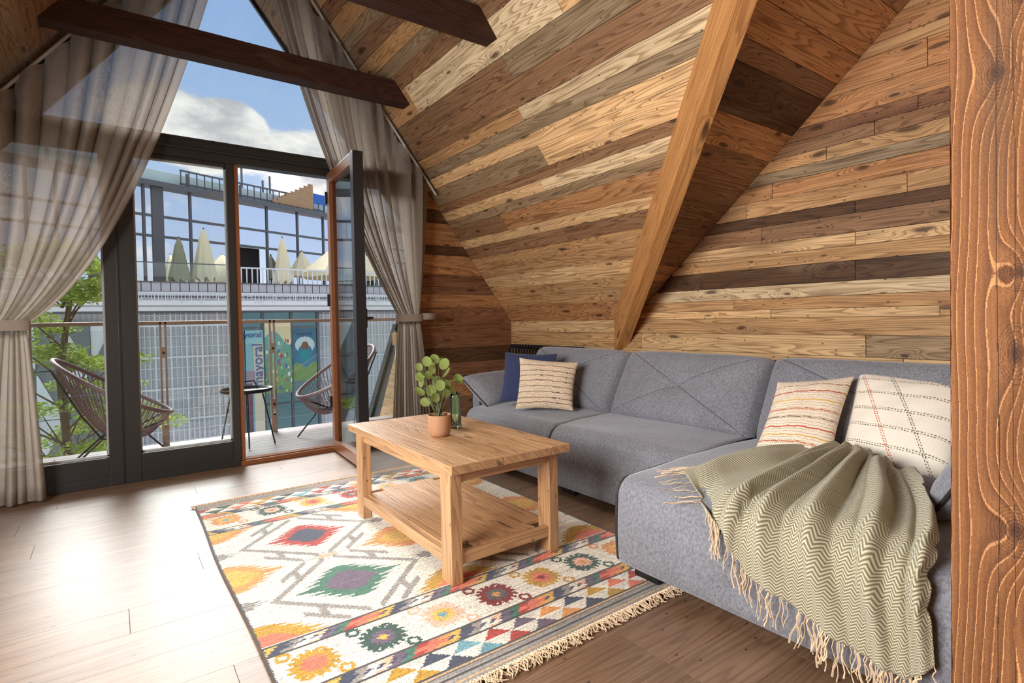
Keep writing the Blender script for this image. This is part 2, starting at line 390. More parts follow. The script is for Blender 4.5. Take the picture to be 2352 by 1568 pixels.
# ---- floor
fl = MB().box((XL-.1, YB, -.12), (XR+.1, YW+.06, -.014)).build('floor', M['back'], kind='structure')
frow = [2.342-.2105*k for k in range(20, 0, -1)]+[2.342+.2105*k for k in range(0, 12)]
frow = [y for y in frow if YB < y < YW+.0]+[YW+.05]
base = next(i for i, y in enumerate(frow) if abs(y-2.342) < .01)
jo = {base: [-1.2, .02, 1.5, 2.9], base+2: [-.9, .295, 1.9], base-3: [-.9, .28, 1.9], base+1: [-1.0, .9, 2.2], base-1: [-.5, 1.1, 2.4], base+8: [-.7, .41, 1.8], base-6: [-.4, 1.37, 2.6]}
planks(fl, (0, 0, -.014), (1, 0, 0), (0, 1, 0), (0, 0, 1), [(XL, YB), (XR, YB), (XR, YW+.05), (XL, YW+.05)], frow, MF, th=.0135, seg=(1.0, 1.6), seed=5,
       tones={i: (134, 103, 80) for i in range(40)}, proud=.0003, joints=jo, jit=.12, chf=.0006, gap=.0005)
# ---- right wall (knee wall and dormer gable, one continuous plane)
wz = [0, .12, .24, .35, .46, .57, .68, .784, .832, .954, 1.111, 1.182, 1.263, 1.377, 1.462, 1.535, 1.641, 1.708, 1.809, 1.905, 1.974, 2.047, 2.124, 2.196, 2.327, 2.473, 2.541, 2.66, 2.78, 2.9, 3.0, 3.12, 3.24, 3.36, 3.48, 3.6, 3.72, 3.84, 3.96, 4.1, 4.24, 4.37]
wt = ['tan']*6+['lt', 'lt', ['gr', 'lt', 'tan'], ['tan', 'lt', 'lt'], 'tan', ['pale', 'pale', 'tan'], 'dk', 'tan', 'lt', 'br', 'dk', 'tan', 'orr', 'gr', 'tan', 'br', 'red', 'orr', 'orr', 'tan', 'orr', 'tan']
wj = {8: [1.30, 2.9], 9: [3.05], 10: [2.1], 11: [2.12], 12: [1.35, 3.6], 13: [2.6], 14: [1.35, .75], 15: [1.9], 16: [1.35], 17: [1.1, 2.0], 19: [2.3], 20: [1.5], 21: [1.25], 22: [1.05]}
wpoly = [(YB, 0), (YW, 0), (YW, KZ), (YV, KZ), (YR, ZA), (YR-.01, ZA), (YB, ZA-(YR-YB)*DS)]
wr = slab('wall_right', [(XR+.016, y, z) for y, z in wpoly], (-1, 0, 0), .12, M['back'])
planks(wr, (XR+.018, 0, 0), (0, 1, 0), (0, 0, 1), (-1, 0, 0), [(YB, 0), (YW, 0), (YW, KZ), (YV, KZ), (YB, KZ)], [z for z in wz if z <= 1.0]+[KZ+.0001], MW, th=.015, seed=21,
       tones={i: wt[i] for i in range(8)} | {8: wt[8], 9: wt[9]}, joints=wj)
hz = [KZ]+[z for z in wz if z > 1.06]
off = wz.index(hz[1])-1
planks(wr, (XR+.018, 0, 0), (0, 1, 0), (0, 0, 1), (-1, 0, 0), [(YB, KZ), (YV, KZ), (YR, ZA), (YB, ZA-(YR-YB)*DS)], hz, MW, th=.015, seed=22,
       tones={i: wt[i+off] for i in range(len(hz)) if i+off < len(wt)}, joints={i-off: j for i, j in wj.items() if i > off})
# ---- right roof slope: s runs up the slope from the knee wall
nr = Vector((-SL, 0, -1)).normalized()
sz = lambda s: (XR-s/kk_, KZ+SL*s/kk_)
srow = [0, .194, .414, .557, .652, .785, .908, .997, 1.152, 1.229, 1.319, 1.396, 1.554, 1.65, 1.744, 1.837, 2.007, 2.16, 2.382, 2.50, 2.60, 2.72, 2.85, 2.96, 3.1, 3.22, 3.36, 3.5, 3.62, 3.76, 3.9, 4.02, 4.165]
st = ['orr', 'tan', 'lt', 'tan', 'tan', 'br', 'lt', ['orr', 'br'], 'gr', ['pale', 'lt'], 'br', ['lt', 'gr'], 'lt', 'gr', ['pale', 'tan'], 'br', ['gr', 'br'], ['lt', 'pale', 'tan'], 'br', 'gr', 'tan', 'br', 'gr', 'tan', 'br', 'tan', 'br', 'gr', 'br', 'tan', 'br', 'br']
st = dict(enumerate(st))
sj = {17: [2.3, 4.06], 9: [3.16, 3.95], 7: [3.83], 8: [], 14: [3.0], 18: [3.6], 12: [], 13: [3.97, 4.06], 16: [2.9], 4: [3.6], 1: [3.9], 2: [3.3, 4.0], 11: [3.0], 10: [3.7], 6: [4.1], 5: [3.2], 15: []}
spoly = [(YV, 0), (YW, 0), (YW, 4.167), (YR, 4.167)]
cr = slab('ceiling', [(sz(s)[0]+.018*SL/kk_, y, sz(s)[1]+.018/kk_) for y, s in ((YV, 0), (YW+.2, 0), (YW+.2, 4.167), (YR, 4.167))], nr, .14, M['back'])
planks(cr, Vector((XR, 0, KZ))-nr*.016, (0, 1, 0), (-1, 0, SL), nr, spoly, srow, MW, th=.015, seed=33, tones=st, joints=sj, seg=(1.0, 2.4))
# ---- left roof slope (only its far end is in view)
nl = Vector((SL, 0, -1)).normalized()
YVL = 2.9
cl_ = slab('ceiling', [(2*XC-sz(s)[0]-.018*SL/kk_, y, sz(s)[1]+.018/kk_) for y, s in ((YVL, 0), (YW+.2, 0), (YW+.2, 4.167), (YR, 4.167))], nl, .14, M['back'])
planks(cl_, Vector((XL, 0, KZ))-nl*.016, (0, 1, 0), (1, 0, SL), nl, [(YV, 0), (YW, 0), (YW, 4.167), (YR, 4.167)], srow, MW, th=.015, seed=35, seg=(.4, 1.3),
       tones={i: random.Random(i).choice(['br', 'gr', 'gr', 'br']) for i in range(40)})
# ---- dormer ceilings
nd = Vector((0, -DS, -1)).normalized(); kd = math.hypot(1, DS); SD = (ZA-KZ)/DS*kd
xs = lambda t: XR-(t*DS/kd)/SL           # valley x at distance t up the dormer slope
drow = [0]; R_ = random.Random(9)
while drow[-1] < SD-.2: drow.append(drow[-1]+R_.choice([.10, .13, .16, .19, .24]))
drow.append(SD)
dt = {i: R_.choice(['br', 'red', 'orr', 'br', 'dk', 'red']) for i in range(40)}
dt[10] = 'dk'; 
for sgn, nm in ((1, 'right'), (-1, 'left')):
    X_ = lambda x: x if sgn > 0 else 2*XC-x
    dc = slab('ceiling', [(X_(XR+.13), YV+.15, KZ-.10), (X_(XR+.13), YR, ZA+.0), (XC, YR, ZA+.0)], nd, .14, M['back'])
    if sgn > 0:
        planks(dc, Vector((XR, YV, KZ))-nd*.016, (-1, 0, 0), (0, -1, DS), nd, [(0, 0), (0, SD), (XR-XC, SD)], drow, MW, th=.015, seed=41, tones=dt, seg=(1.5, 3))
# rear halves of the cross gable, behind the camera, and the enclosing walls
for sgn in (1, -1):
    X_ = lambda x: x if sgn > 0 else 2*XC-x
    slab('ceiling', [(X_(XR), YR, ZA), (X_(XR), YB, ZA-(YR-YB)*DS), (XC, YB, ZA-(YR-YB)*DS), (XC, YR, ZA)], (0, DS, -1), .1, M['wallpl'])
slab('wall_rear', [(XL, YB, 0), (XR, YB, 0), (XR, YB, ZA), (XL, YB, ZA)], (0, 1, 0), .1, M['wallpl'])
# left wall with the dormer window opening that lights the room from the left
wl = MB()
wl.box((XL-.1, YB, 0), (XL, YW, .95)); wl.box((XL-.1, 2.35, .95), (XL, YW, KZ)); wl.box((XL-.1, YB, .95), (XL, -.15, 3.6)); wl.box((XL-.1, -.15, 2.55), (XL, 2.35, ZA))
wl.box((XL-.1, -.15, 2.5), (XL, 1.4, ZA))
wl.build('wall_left', M['wallpl'], kind='structure')
# ---- gable wall pieces beside the glazing (timber clad inside)
gz = [0, .17, .33, .50, .667, .812, 1.033, 1.203, 1.336, 1.518, 1.71, 1.80, 2.012, 2.137, 2.3, 2.45, 2.6, 2.75, 2.9, 3.05, 3.2]
gt = ['red', 'br', 'orr', 'red', 'dk', 'red', 'red', 'orr', 'red', 'orr', 'dk', 'orr', 'dk', 'orr', 'br']+['br']*8
GX = 2.25
gp = [(GX, 0), (XR, 0), (XR, KZ), (GX, KZ+SL*(XR-GX))]
gw = slab('wall_far', [(x, YW+.016, z) for x, z in gp], (0, -1, 0), .12, M['back'])
planks(gw, (0, YW+.018, 0), (1, 0, 0), (0, 0, 1), (0, -1, 0), gp, gz, MW, th=.015, seed=51, tones={i: t for i, t in enumerate(gt)}, seg=(2, 3), jit=.06)
GL = -.66
gp2 = [(XL, 0), (GL, 0), (GL, KZ+SL*(GL-XL)), (XL, KZ)]
gw2 = slab('wall_far', [(x, YW+.016, z) for x, z in gp2], (0, -1, 0), .12, M['back'])
planks(gw2, (0, YW+.018, 0), (1, 0, 0), (0, 0, 1), (0, -1, 0), gp2, gz, MW, th=.015, seed=52, seg=(1, 2))
# ---- beams
def beam(name, P0, P1, w, h, mat, label, cat='beam', parent=None, up=(0, 0, 1)):
    P0, P1 = Vector(P0), Vector(P1); D = (P1-P0).normalized(); S = D.cross(Vector(up)).normalized(); Uv = S.cross(D)
    L = (P1-P0).length
    Mx = Matrix((( *D, 0), (*S, 0), (*Uv, 0), (0, 0, 0, 1))).transposed(); Mx.translation = P0
    o = MB().box((0, -w/2, -h/2), (L, w/2, h/2), Mx, bev=.004).build(name, mat, parent)
    wood_uv(o, D)
    if cat: tag(o, label, cat)
    return o
zb = 2.852; hb = .165
xr_ = XR-(zb-KZ)/SL; 
for y, lab in ((4.18, 'dark brown tie beam spanning in front of the curtained gable window'), (2.918, 'dark brown tie beam overhead, nearer the camera, cut off by the top edge')):
    # ends are cut to the roof slope
    m_ = MB(); x0, x1 = 2*XC-xr_, xr_; dx = hb/SL
    V_ = []
    for yy in (y-.062, y+.062): V_ += [(x0, yy, zb), (x1, yy, zb), (x1-dx, yy, zb+hb), (x0+dx, yy, zb+hb)]
    m_.add(V_, [(0, 1, 2, 3), (7, 6, 5, 4), (1, 0, 4, 5), (3, 2, 6, 7), (2, 1, 5, 6), (0, 3, 7, 4)])
    o = m_.build('tie_beam', MWB); wood_uv(o, (1, 0, 0)); tag(o, lab, 'beam', kind=None)
V0 = Vector((XR, YV, KZ)); Dv = Vector((-.44576, -.67856, .58382)); Sv = Vector((-.83579, .54905, 0)); Nv = Vector((-.32055, -.48795, -.81188))
def rafter(name, mirror=False):
    vs = []
    for t0, t1 in ((-.12, 5.3),):
        for t in (t0, t1):
            for o_, d_ in ((.02, .14), (.112, .14), (.112, -.12), (.02, -.05)):
                vs.append(V0+Dv*t+Sv*o_+Nv*d_)
    # trim the foot where it meets the wall plane, just inside the room
    for k in range(4):
        p = vs[k]; s = (XR+.004-p.x)/Dv.x; vs[k] = p+Dv*s
    o = MB().add(vs, [(0, 1, 2, 3), (7, 6, 5, 4), (0, 4, 5, 1), (1, 5, 6, 2), (2, 6, 7, 3), (3, 7, 4, 0)]).build(name, MWR)
    bm = bmesh.new(); bm.from_mesh(o.data); bmesh.ops.recalc_face_normals(bm, faces=bm.faces[:]); bmesh.ops.bevel(bm, geom=[e for e in bm.edges], offset=.003, segments=2, affect='EDGES'); bm.to_mesh(o.data); bm.free()
    wood_uv(o, Dv, 4); return o
tag(rafter('valley_rafter'), 'honey-coloured valley rafter running diagonally up from the wall above the sofa', 'rafter')
# ---- rough foreground post with real relief
def post():
    x0, x1, y0, y1, ztop = 1.2, 1.39, .14, .3262, 3.05
    knots = [(.262, 1.475, .020, .030, 1.0), (.229, 1.585, .018, .022, 1.2), (.236, 1.142, .017, .022, 1.2), (.239, 1.008, .016, .036, 1.0), (.238, .712, .024, .030, 1.5), (.20, .45, .02, .03, 1.2), (.28, 1.93, .02, .03, 1.0), (.22, 2.3, .02, .04, 1.0)]
    nh = 760
    root = empty('timber_post', (x0, y1, 0), label='rough brown timber post with deep grain and dark knots, close at the right edge', cat='post')
    rn = np.random.RandomState(3); amp = rn.rand(60)
    def field(Y, Z):
        F = (y1-Y)*1.0+.006*np.sin(Z*2.3+1)+.0035*np.sin(Z*7.1)+.0015*np.sin(Z*19)
        K = np.full(Y.shape, 9.)
        for ky, kz, ry, rz, a in knots:
            dy = (Y-ky)/ry; dz = (Z-kz)/rz; q = dy*dy*.35+dz*dz*.16
            F = F-.03*a*np.exp(-q)*(1.0); K = np.minimum(K, np.sqrt(dy*dy+dz*dz))
        return F, K
    def face(U, V):
        Y = y1+(y0-y1)*U; Z = V*ztop; F, K = field(Y, Z)
        ph = np.mod(F*82, 1); lite = np.clip((1-ph)*1.25, 0, 1)**.8
        ridge = np.where(ph < .8, ph/.8, 1-(ph-.8)/.2)
        fine = np.sin(Y*2600+np.sin(Z*30)*2)*.25+np.sin(Y*5200+Z*40)*.15
        relief = -.0022*ridge+.0003*fine
        kn = K < .62; relief = np.where(kn, -.002+.001*np.sin(K*40), relief)
        edge = np.exp(-((Y-y1)/.002)**2)*.002+np.exp(-((Y-y0)/.002)**2)*.002
        edge = edge*(1+.4*np.sin(Z*130)+.3*np.sin(Z*57))
        return x0-relief+edge, Y, Z, ph, K
    def pos(U, V):
        X, Y, Z, ph, K = face(U, V); return X, Y, Z
    def col(U, V):
        X, Y, Z, ph, K = face(U, V)
        n1 = np.sin(Y*900+3*np.sin(Z*9))*.5+.5; n2 = np.sin(Z*5+Y*40)*.5+.5
        fib = rn.rand(*Y.shape)*.16
        base = np.array([142, 94, 58])/255.; dark = np.array([96, 60, 38])/255.; hi = np.array([204, 152, 104])/255.
        t = np.clip((ph-.35)/.5, 0, 1)**1.6; t = np.where(ph > .9, .2, t)
        c = base*(1-t[..., None]*.75)+dark*t[..., None]*.75
        h_ = ((ph > .93) | (ph < .03))[..., None]; c = np.where(h_, hi*.55+c*.6, c)
        k = np.clip(1-(K-.25)/.5, 0, 1)[..., None]; c = c*(1-k*.75)+np.array([74, 46, 34])/255.*k*.75
        ringk = ((np.mod(K*5, 1) < .25) & (K < 1.5))[..., None]; c = np.where(ringk, c*.78, c)
        crack = ((np.abs(Y-.262-.002*np.sin(Z*6)) < .0007) & (np.sin(Z*1.3+.3) > .1))[..., None]; c = np.where(crack, c*.55, c)
        crack = ((np.abs(Y-.241-.0015*np.sin(Z*9)) < .0006) & (np.sin(Z*1.1+1) > .2))[..., None]; c = np.where(crack, c*.6, c)
        stain = np.clip(np.sin(Z*4.2-1.3)*np.sin(Y*36+Z*1.1)-.45, 0, 1)[..., None]; c = c*(1-.55*stain)+np.array([80, 66, 58])/255.*.55*stain
        return c*(.9+fib[..., None]+.06*n1[..., None]-.06*n2[..., None])
    grid('front_face', 150, 1500, pos, M['vwood'], root, col=col)
    b = MB()
    b.add([(x0, y1, 0), (x1, y1, 0), (x1, y0, 0), (x0, y0, 0), (x0+.002, y1, ztop), (x1, y1, ztop), (x1, y0, ztop), (x0+.002, y0, ztop)], [(0, 1, 5, 4), (1, 2, 6, 5), (2, 3, 7, 6), (4, 5, 6, 7)])
    o = b.build('shaft', MWR, root); wood_uv(o, (0, 0, 1))
post()
# ---------------------------------------------------------------- glazed gable
FY0, FY1 = 4.60, 4.69
ZS, ZT0, ZT1 = .0, 2.296, 2.445            # sill, transom bottom and top
def fbox(name, a, b, mat=None, parent=None, bev=.004, **kw): return MB().box(a, b, bev=bev).build(name, mat or M['frame'], parent, **kw)
tr1 = fbox('trim_1', (-.70, FY0-.01, ZT0), (2.27, FY1, ZT1), kind='structure')       # transom
fbox('ledge', (-.70, FY0-.035, ZT0+.055), (2.27, FY0-.008, ZT0+.075), parent=tr1)
fbox('lip', (-.70, FY0-.022, ZT1-.02), (2.27, FY0-.008, ZT1-.004), parent=tr1)
tr2 = fbox('trim_2', (-.045, FY0-.006, .0), (.135, FY1, ZT0), kind='structure')            # wide mullion
fbox('seam', (.028, FY0-.008, .01), (.046, FY0+.001, ZT0), M['black'], parent=tr2, bev=.002)
tr3 = fbox('trim_3', (.715, FY0-.006, .0), (.765, FY1, ZT0), kind='structure')
fbox('seam', (.767, FY0+.01, .0), (.80, FY1, ZT0), M['frame_b'], parent=tr3, bev=.002)
tr4 = fbox('trim_4', (1.50, FY0+.01, .0), (1.60, FY1, ZT0), kind='structure')
tr5 = fbox('trim_5', (-.70, FY0+.0, .0), (.765, FY1, .06), kind='structure')           # sill left of the door
tr6 = fbox('trim_6', (.765, FY0-.005, .0), (1.60, FY1+.02, .035), M['frame_b'], kind='structure')
for k in range(3): fbox('groove', (.77, FY0+.015+.028*k, .034), (1.55, FY0+.027+.028*k, .046), M['frame_b'], parent=tr6, bev=.002)
tr7 = fbox('trim_7', (1.60, FY0, .0), (2.27, FY1, .06), kind='structure')
fbox('trim_8', (2.22, FY0, 0), (2.28, FY1, ZT0), kind='structure')
def window(name, x0, x1, z0, z1, fw=.055):
    r = empty(name, ((x0+x1)/2, FY0, z0), kind='structure')
    fbox('bottom_rail', (x0, FY0, z0), (x1, FY1, z0+.135), parent=r)
    fbox('top_rail', (x0, FY0+.01, z1-.03), (x1, FY1, z1), parent=r)
    b = MB()
    for a, c in (((x0, FY0+.035, z0+.135), (x1, FY0+.05, z0+.15)), ((x0, FY0+.035, z1-.04), (x1, FY0+.05, z1-.03)), ((x0, FY0+.035, z0+.14), (x0+.01, FY0+.05, z1-.03)), ((x1-.01, FY0+.035, z0+.14), (x1, FY0+.05, z1-.03))): b.box(a, c)
    b.build('glazing_bead', M['bead'], r)
    MB().box((x0, FY0+.052, z0+.13), (x1, FY0+.058, z1-.03)).build('glass_pane', M['glass'], r)
window('window_1', -.70, -.045, .06, ZT0); window('window_2', .135, .715, .06, ZT0); window('window_3', 1.60, 2.22, .06, ZT0)
# upper light following the gable
r = empty('window_4', (XC, FY0, ZT1), kind='structure')
zs_ = lambda x: KZ+SL*(XR-x)
up = [(XC-(ZA-ZT1)/SL, ZT1), (XC+(ZA-ZT1)/SL, ZT1), (XC, ZA)]
MB().add([(x, FY0+.055, z) for x, z in up]+[(x, FY0+.061, z) for x, z in up], [(0, 1, 2), (5, 4, 3)]).build('glass_pane', M['glass'], r)
for s in (1, -1):
    e = []
    for y in (FY0, FY1):
        for (dx, dz) in ((0, 0), (-.07, 0)):
            xb = XC+s*((ZA-ZT1)/SL+dx); e += [(xb, y, ZT1)]
        for dz in (-.09, 0): e += [(XC, y, ZA+dz)]
    # verts per y: outer-bottom, inner-bottom, inner-top, outer-top
    MB().add(e, [(0, 1, 2, 3), (7, 6, 5, 4), (0, 3, 7, 4), (1, 5, 6, 2), (0, 4, 5, 1)]).build('sloping_frame', M['frame'], r)
# open door leaf swung into the room
d1 = empty('door_1', (1.503, 4.60, 0), kind='structure')
ang = math.atan2(1.452-1.503, 3.83-4.60); Lw = .765
Mx = Matrix.Translation((1.503, 4.60, .02)) @ Matrix.Rotation(math.atan2(3.83-4.60, 1.455-1.503), 4, 'Z')
def dbox(name, a, b, mat, bev=.004): return MB().box(a, b, Mx, bev=bev).build(name, mat, d1)
H_ = 2.295
dbox('hinge_stile', (0, -.035, 0), (.075, .035, H_), M['frame_b']); dbox('lock_stile', (Lw-.075, -.04, 0), (Lw, .035, H_), M['black'])
dbox('lock_stile', (Lw-.08, .0, 0.01), (Lw-.06, .042, H_-.01), M['frame_b'])
dbox('bottom_rail', (.07, -.035, 0), (Lw-.07, .035, .085), M['frame_b']); dbox('top_rail', (.07, -.035, H_-.085), (Lw-.07, .035, H_), M['frame_b'])
MB().box((.07, -.006, .08), (Lw-.07, .004, H_-.08), Mx).build('glass_pane', M['glass'], d1)
hd = dbox('door_handle', (Lw-.05, .035, 1.02), (Lw-.025, .05, 1.16), M['black'])
MB().tube([Mx @ Vector(p) for p in ((Lw-.037, .045, 1.09), (Lw-.037, .09, 1.09), (Lw-.15, .095, 1.085))], .009, 8).build('lever', M['black'], hd)
for z in (.35, 1.2, 2.05): dbox('hinge', (-.012, -.05, z), (.012, -.02, z+.1), M['black'], .003)
# ---------------------------------------------------------------- balcony
ZD = -.03
db = MB().box((-2.2, FY1, -.22), (2.7, 6.15, ZD-.022)).build('floor', M['back'], kind='structure')
planks(db, (0, 0, ZD-.022), (1, 0, 0), (0, 1, 0), (0, 0, 1), [(-2.2, FY1+.02), (2.7, FY1+.02), (2.7, 6.13), (-2.2, 6.13)], [FY1+.02+.128*k for k in range(11)]+[6.13], MDECK, th=.02, seg=(2.2, 3.5), seed=61, name='deck_board', proud=.001, gap=.002)
# roof overhang soffits beyond the glass, and the sheathed side wall with slanting end
for s in (1, -1):
    X_ = lambda x: x if s > 0 else 2*XC-x
    n_ = Vector((-SL*s, 0, -1)).normalized()
    yo = 5.42
    q = [(X_(XR), FY1+.2, KZ), (X_(XR), yo, KZ), (XC, yo, ZA), (XC, FY1+.2, ZA)]
    so = slab('ceiling', q, n_, .12, M['frame'])
    U0 = Vector((X_(XR), 0, KZ))-n_*.012
    planks(so, U0, (0, 1, 0), (-s, 0, SL), n_, [(FY1+.2, 0), (yo-.03, 0), (yo-.03, 4.16), (FY1+.2, 4.16)], [.13*k for k in range(33)], MW, th=.015, seed=63+s, seg=(.4, .9), tones={i: 'br' for i in range(40)})
    slab('trim_9', [(X_(XR), yo+.01, KZ-.04), (XC, yo+.01, ZA-.04), (XC, yo+.01, ZA+.14), (X_(XR), yo+.01, KZ+.14)], (0, -1, 0), .03, M['frame'])
XB = 2.70
bp = [(FY1, -.3), (7.08, -.3), (6.08, 1.045), (5.2, 2.25), (FY1, 2.9)]
bw = slab('wall_balcony', [(XB+.016, y, z) for y, z in bp], (-1, 0, 0), .12, M['frame'])
planks(bw, (XB+.018, 0, 0), (0, 1, 0), (0, 0, 1), (-1, 0, 0), [(FY1, -.3), (6.96, -.3), (5.98, 1.03), (5.1, 2.25), (FY1, 2.9)], [-.3, -.16, 0, .15, .30, .46, .62, .78, .95, 1.1, 1.3, 1.5, 1.7, 1.9, 2.1, 2.3, 2.6, 2.9], MWS, th=.015, seed=71, seg=(2, 3))
MB().add([(XB-.012, y, z) for y, z in ((7.10, -.3), (6.09, 1.05), (5.99, 1.05), (6.97, -.3))]+[(XB+.05, y, z) for y, z in ((7.10, -.3), (6.09, 1.05), (5.99, 1.05), (6.97, -.3))], [(0, 1, 2, 3), (7, 6, 5, 4), (0, 4, 5, 1), (1, 5, 6, 2), (2, 6, 7, 3), (3, 7, 4, 0)]).build('edge_board', M['frame'], bw)
b_ = MB().box((XB-.05, 5.93, .80), (XB, 6.03, .95), bev=.01).build('bracket_block', MWS, bw)
# railing
rl = empty('balcony_railing', (1.0, 6.05, ZD), label='bronze handrail on twin flat posts with clear glass panels along the balcony edge', cat='railing')
MB().box((-2.2, 6.02, 1.09), (2.70, 6.075, 1.125), bev=.006).build('handrail', M['steel'], rl)
for x in (-1.53, -.58, .372, 1.325, 2.28):
    p = MB()
    p.box((x-.028, 6.02, -.12), (x-.012, 6.06, 1.12)); p.box((x+.012, 6.02, -.12), (x+.028, 6.06, 1.12))
    o = p.build('post', M['steel'], rl)
    for z in (.78, .20): MB().box((x-.026, 6.012, z), (x+.026, 6.018, z+.11), bev=.003).build('clamp_plate', M['steel'], o)
    for z in (.83, .25, .15): MB().tube([(x, 6.0, z), (x, 6.012, z)], .011, 10).build('bolt', M['black'], o)
    MB().box((x-.024, 6.005, -.10), (x+.024, 6.012, .16), bev=.003).build('base_bracket', M['steel'], o)
for x0, x1 in ((-2.2, -1.56), (-1.50, -.61), (-.55, .34), (.402, 1.295), (1.355, 2.25), (2.31, 2.69)): MB().box((x0, 6.035, .10), (x1, 6.045, 1.05)).build('glass_panel', M['railglass'], rl)
# ---- string chairs: tilted egg ring, cords to a small seat ring, wire legs
def chair(c, face, label):
    root = empty('string_chair', c, label=label, cat='chair', group='string lounge chairs on the balcony')
    F = Vector((math.cos(face), math.sin(face), 0)); S = Vector((-F.y, F.x, 0)); Z = Vector((0, 0, 1)); O = Vector(c)
    P = lambda f, s, z: O+F*f+S*s+Z*z
    rim = []; N = 64
    for i in range(N):
        t = 2*PI*i/N; q = math.cos(t)          # q=1 front low edge, q=-1 back top
        f = .38*q-.02; z = .60-.235*q+.03*q*q; w = .36*(1-.10*q)
        rim.append((f, w*math.sin(t), z))
    hub = []
    for i in range(N):
        t = 2*PI*i/N; hub.append((.075*math.cos(t)-.03, .075*math.sin(t), .235-.05*math.cos(t)*.6))
    MB().tube([P(*p) for p in rim], .0165, 10, closed=True).build('rim', M['rope'], root, True)
    MB().tube([P(*p) for p in hub], .008, 6, closed=True).build('seat_ring', M['black'], root, True)
    for i in range(N):
        a, b = rim[i], hub[i]; pts = []
        for k in range(5):
            u = k/4; sag = -.075*math.sin(u*PI)
            pts.append(P(a[0]+(b[0]-a[0])*u, a[1]+(b[1]-a[1])*u, a[2]+(b[2]-a[2])*u+sag))
        MB().tube(pts, .0042, 5, caps=False).build('cord', M['rope'], root, True)
    for s in (1, -1):
        MB().tube([P(-.40, .14*s, .80), P(-.22, .20*s, .45), P(-.10, .16*s, .245), P(.02, .10*s, .235), P(.30, .22*s, .36)], .0075, 6).build('frame_rod', M['black'], root)
        MB().tube([P(-.10, .16*s, .245), P(-.34, .26*s, .005)], .0075, 6).build('leg', M['black'], root)
    MB().tube([P(-.10, .16, .245), P(-.10, -.16, .245)], .0075, 6).build('frame_rod', M['black'], root)
    MB().tube([P(.16, 0, .255), P(.38, 0, .005)], .0075, 6).build('leg', M['black'], root)
    MB().tube([P(.02, .10, .235), P(.16, 0, .255), P(.02, -.10, .235)], .0075, 6).build('frame_rod', M['black'], root)
chair((.02, 5.42, ZD), math.radians(-4), 'mauve string lounge chair on the balcony, left one behind the black mullion')
chair((1.80, 5.55, ZD), math.radians(184), 'mauve string lounge chair on the balcony, right one beyond the open door leaf')
# ---- small black tray table
tb = empty('tray_table', (.985, 5.55, ZD), label='round black metal tray table with thin legs and a hoop handle between the string chairs', cat='side table')
o_ = (.985, 5.55, .455)
MB().lathe([(0, 0), (.205, 0), (.222, .012), (.225, .034), (.219, .034), (.215, .014), (0, .010)], o_, 40).build('tray', M['black'], tb, True)
hp = []
for k in range(13):
    t = PI*k/12; hp.append((.985+.11*math.cos(t), 5.55+.14, .47+.07*min(1, math.sin(t)*2.2)))
MB().tube(hp, .006, 6).build('handle', M['black'], tb)
for a in (200, 262, 320, 90):
    t = math.radians(a); dx, dy = math.cos(t), math.sin(t)
    MB().tube([(.985+.15*dx, 5.55+.15*dy, .455), (.985+.26*dx, 5.55+.26*dy, ZD+.003)], .007, 6).build('leg', M['black'], tb)
# ---------------------------------------------------------------- the building across the street
YF = 22.0
M['fgrey'] = mat_plain('facade_grey', rgb(232, 230, 230), .8, var=.06, vs=2)
M['fdark'] = mat_plain('facade_dark_metal', rgb(96, 98, 104), .5)
M['tile'] = mat_plain('parapet_tile_grey', rgb(196, 194, 198), .7, var=.1, vs=3)
M['white'] = mat_plain('white_band', rgb(238, 238, 238), .6, var=.04, vs=3)
M['mesh'] = mat_plain('light_mesh_wire', rgb(232, 234, 236), .5)
M['street'] = mat_plain('street_paving', rgb(214, 210, 204), .9, var=.1, vs=.6)
def corr():
    m, T = newmat('corrugated_panel'); tc = T.n('ShaderNodeSeparateXYZ', inp={0: T.n('ShaderNodeTexCoord').outputs['Object']})
    w = T.m('FRACT', T.m('MULTIPLY', tc.outputs[0], 7.0)); k = T.m('MULTIPLY_ADD', T.m('GREATER_THAN', w, .32), .2, .78)
    n = T.noise(T.n('ShaderNodeTexCoord').outputs['Object'], 6, 4, .7); k = T.m('MULTIPLY', k, T.m('MULTIPLY_ADD', n, .3, .85))
    pbr(T, T.vm('MULTIPLY', rgb(214, 214, 218)[:3], T.n('ShaderNodeCombineXYZ', inp={0: k, 1: k, 2: k}).outputs[0]), .8); return m
M['corr'] = corr()
def mirror(name, c, r=.02):
    m, T = newmat(name); tc = T.n('ShaderNodeTexCoord').outputs['Object']
    pbr(T, c, r, 1.0, bump=T.noise(tc, .5, 1), bs=.02, bd=.02); return m
M['mirror'] = mirror('reflecting_glass', rgb(236, 238, 246)); M['shopglass'] = mirror('shop_glass', rgb(92, 118, 124), .08)
zf = lambda px, py: at(px, py, 1, YF).z
xf = lambda px: at(px, 700, 1, YF).x
XA, XZ = xf(-40), xf(1010)
zp = zf(530, 651); zt = zf(530, 672); zc1 = zf(530, 692); zc2 = zf(530, 702); zc3 = zf(530, 714); zw = zf(530, 718)
ZG = -5.6
gr_ = MB().box((-30, 6.3, ZG-.1), (60, 60, ZG)).build('ground', M['street'], kind='structure')
bld = empty('street_building', ((XA+XZ)/2, YF, ZG), label='long grey building across the street with mirrored upper storey and roof terrace', cat='building')
def bb(name, a, b, mat, parent=bld, bev=0, **kw): return MB().box(a, b, bev=bev).build(name, mat, parent, **kw)
bb('wall', (XA, YF+.1, ZG), (XZ, YF+.5, zw), M['corr'])
bb('cornice', (XA, YF-.55, zc3), (XZ, YF+.5, zt-.02), M['white'])
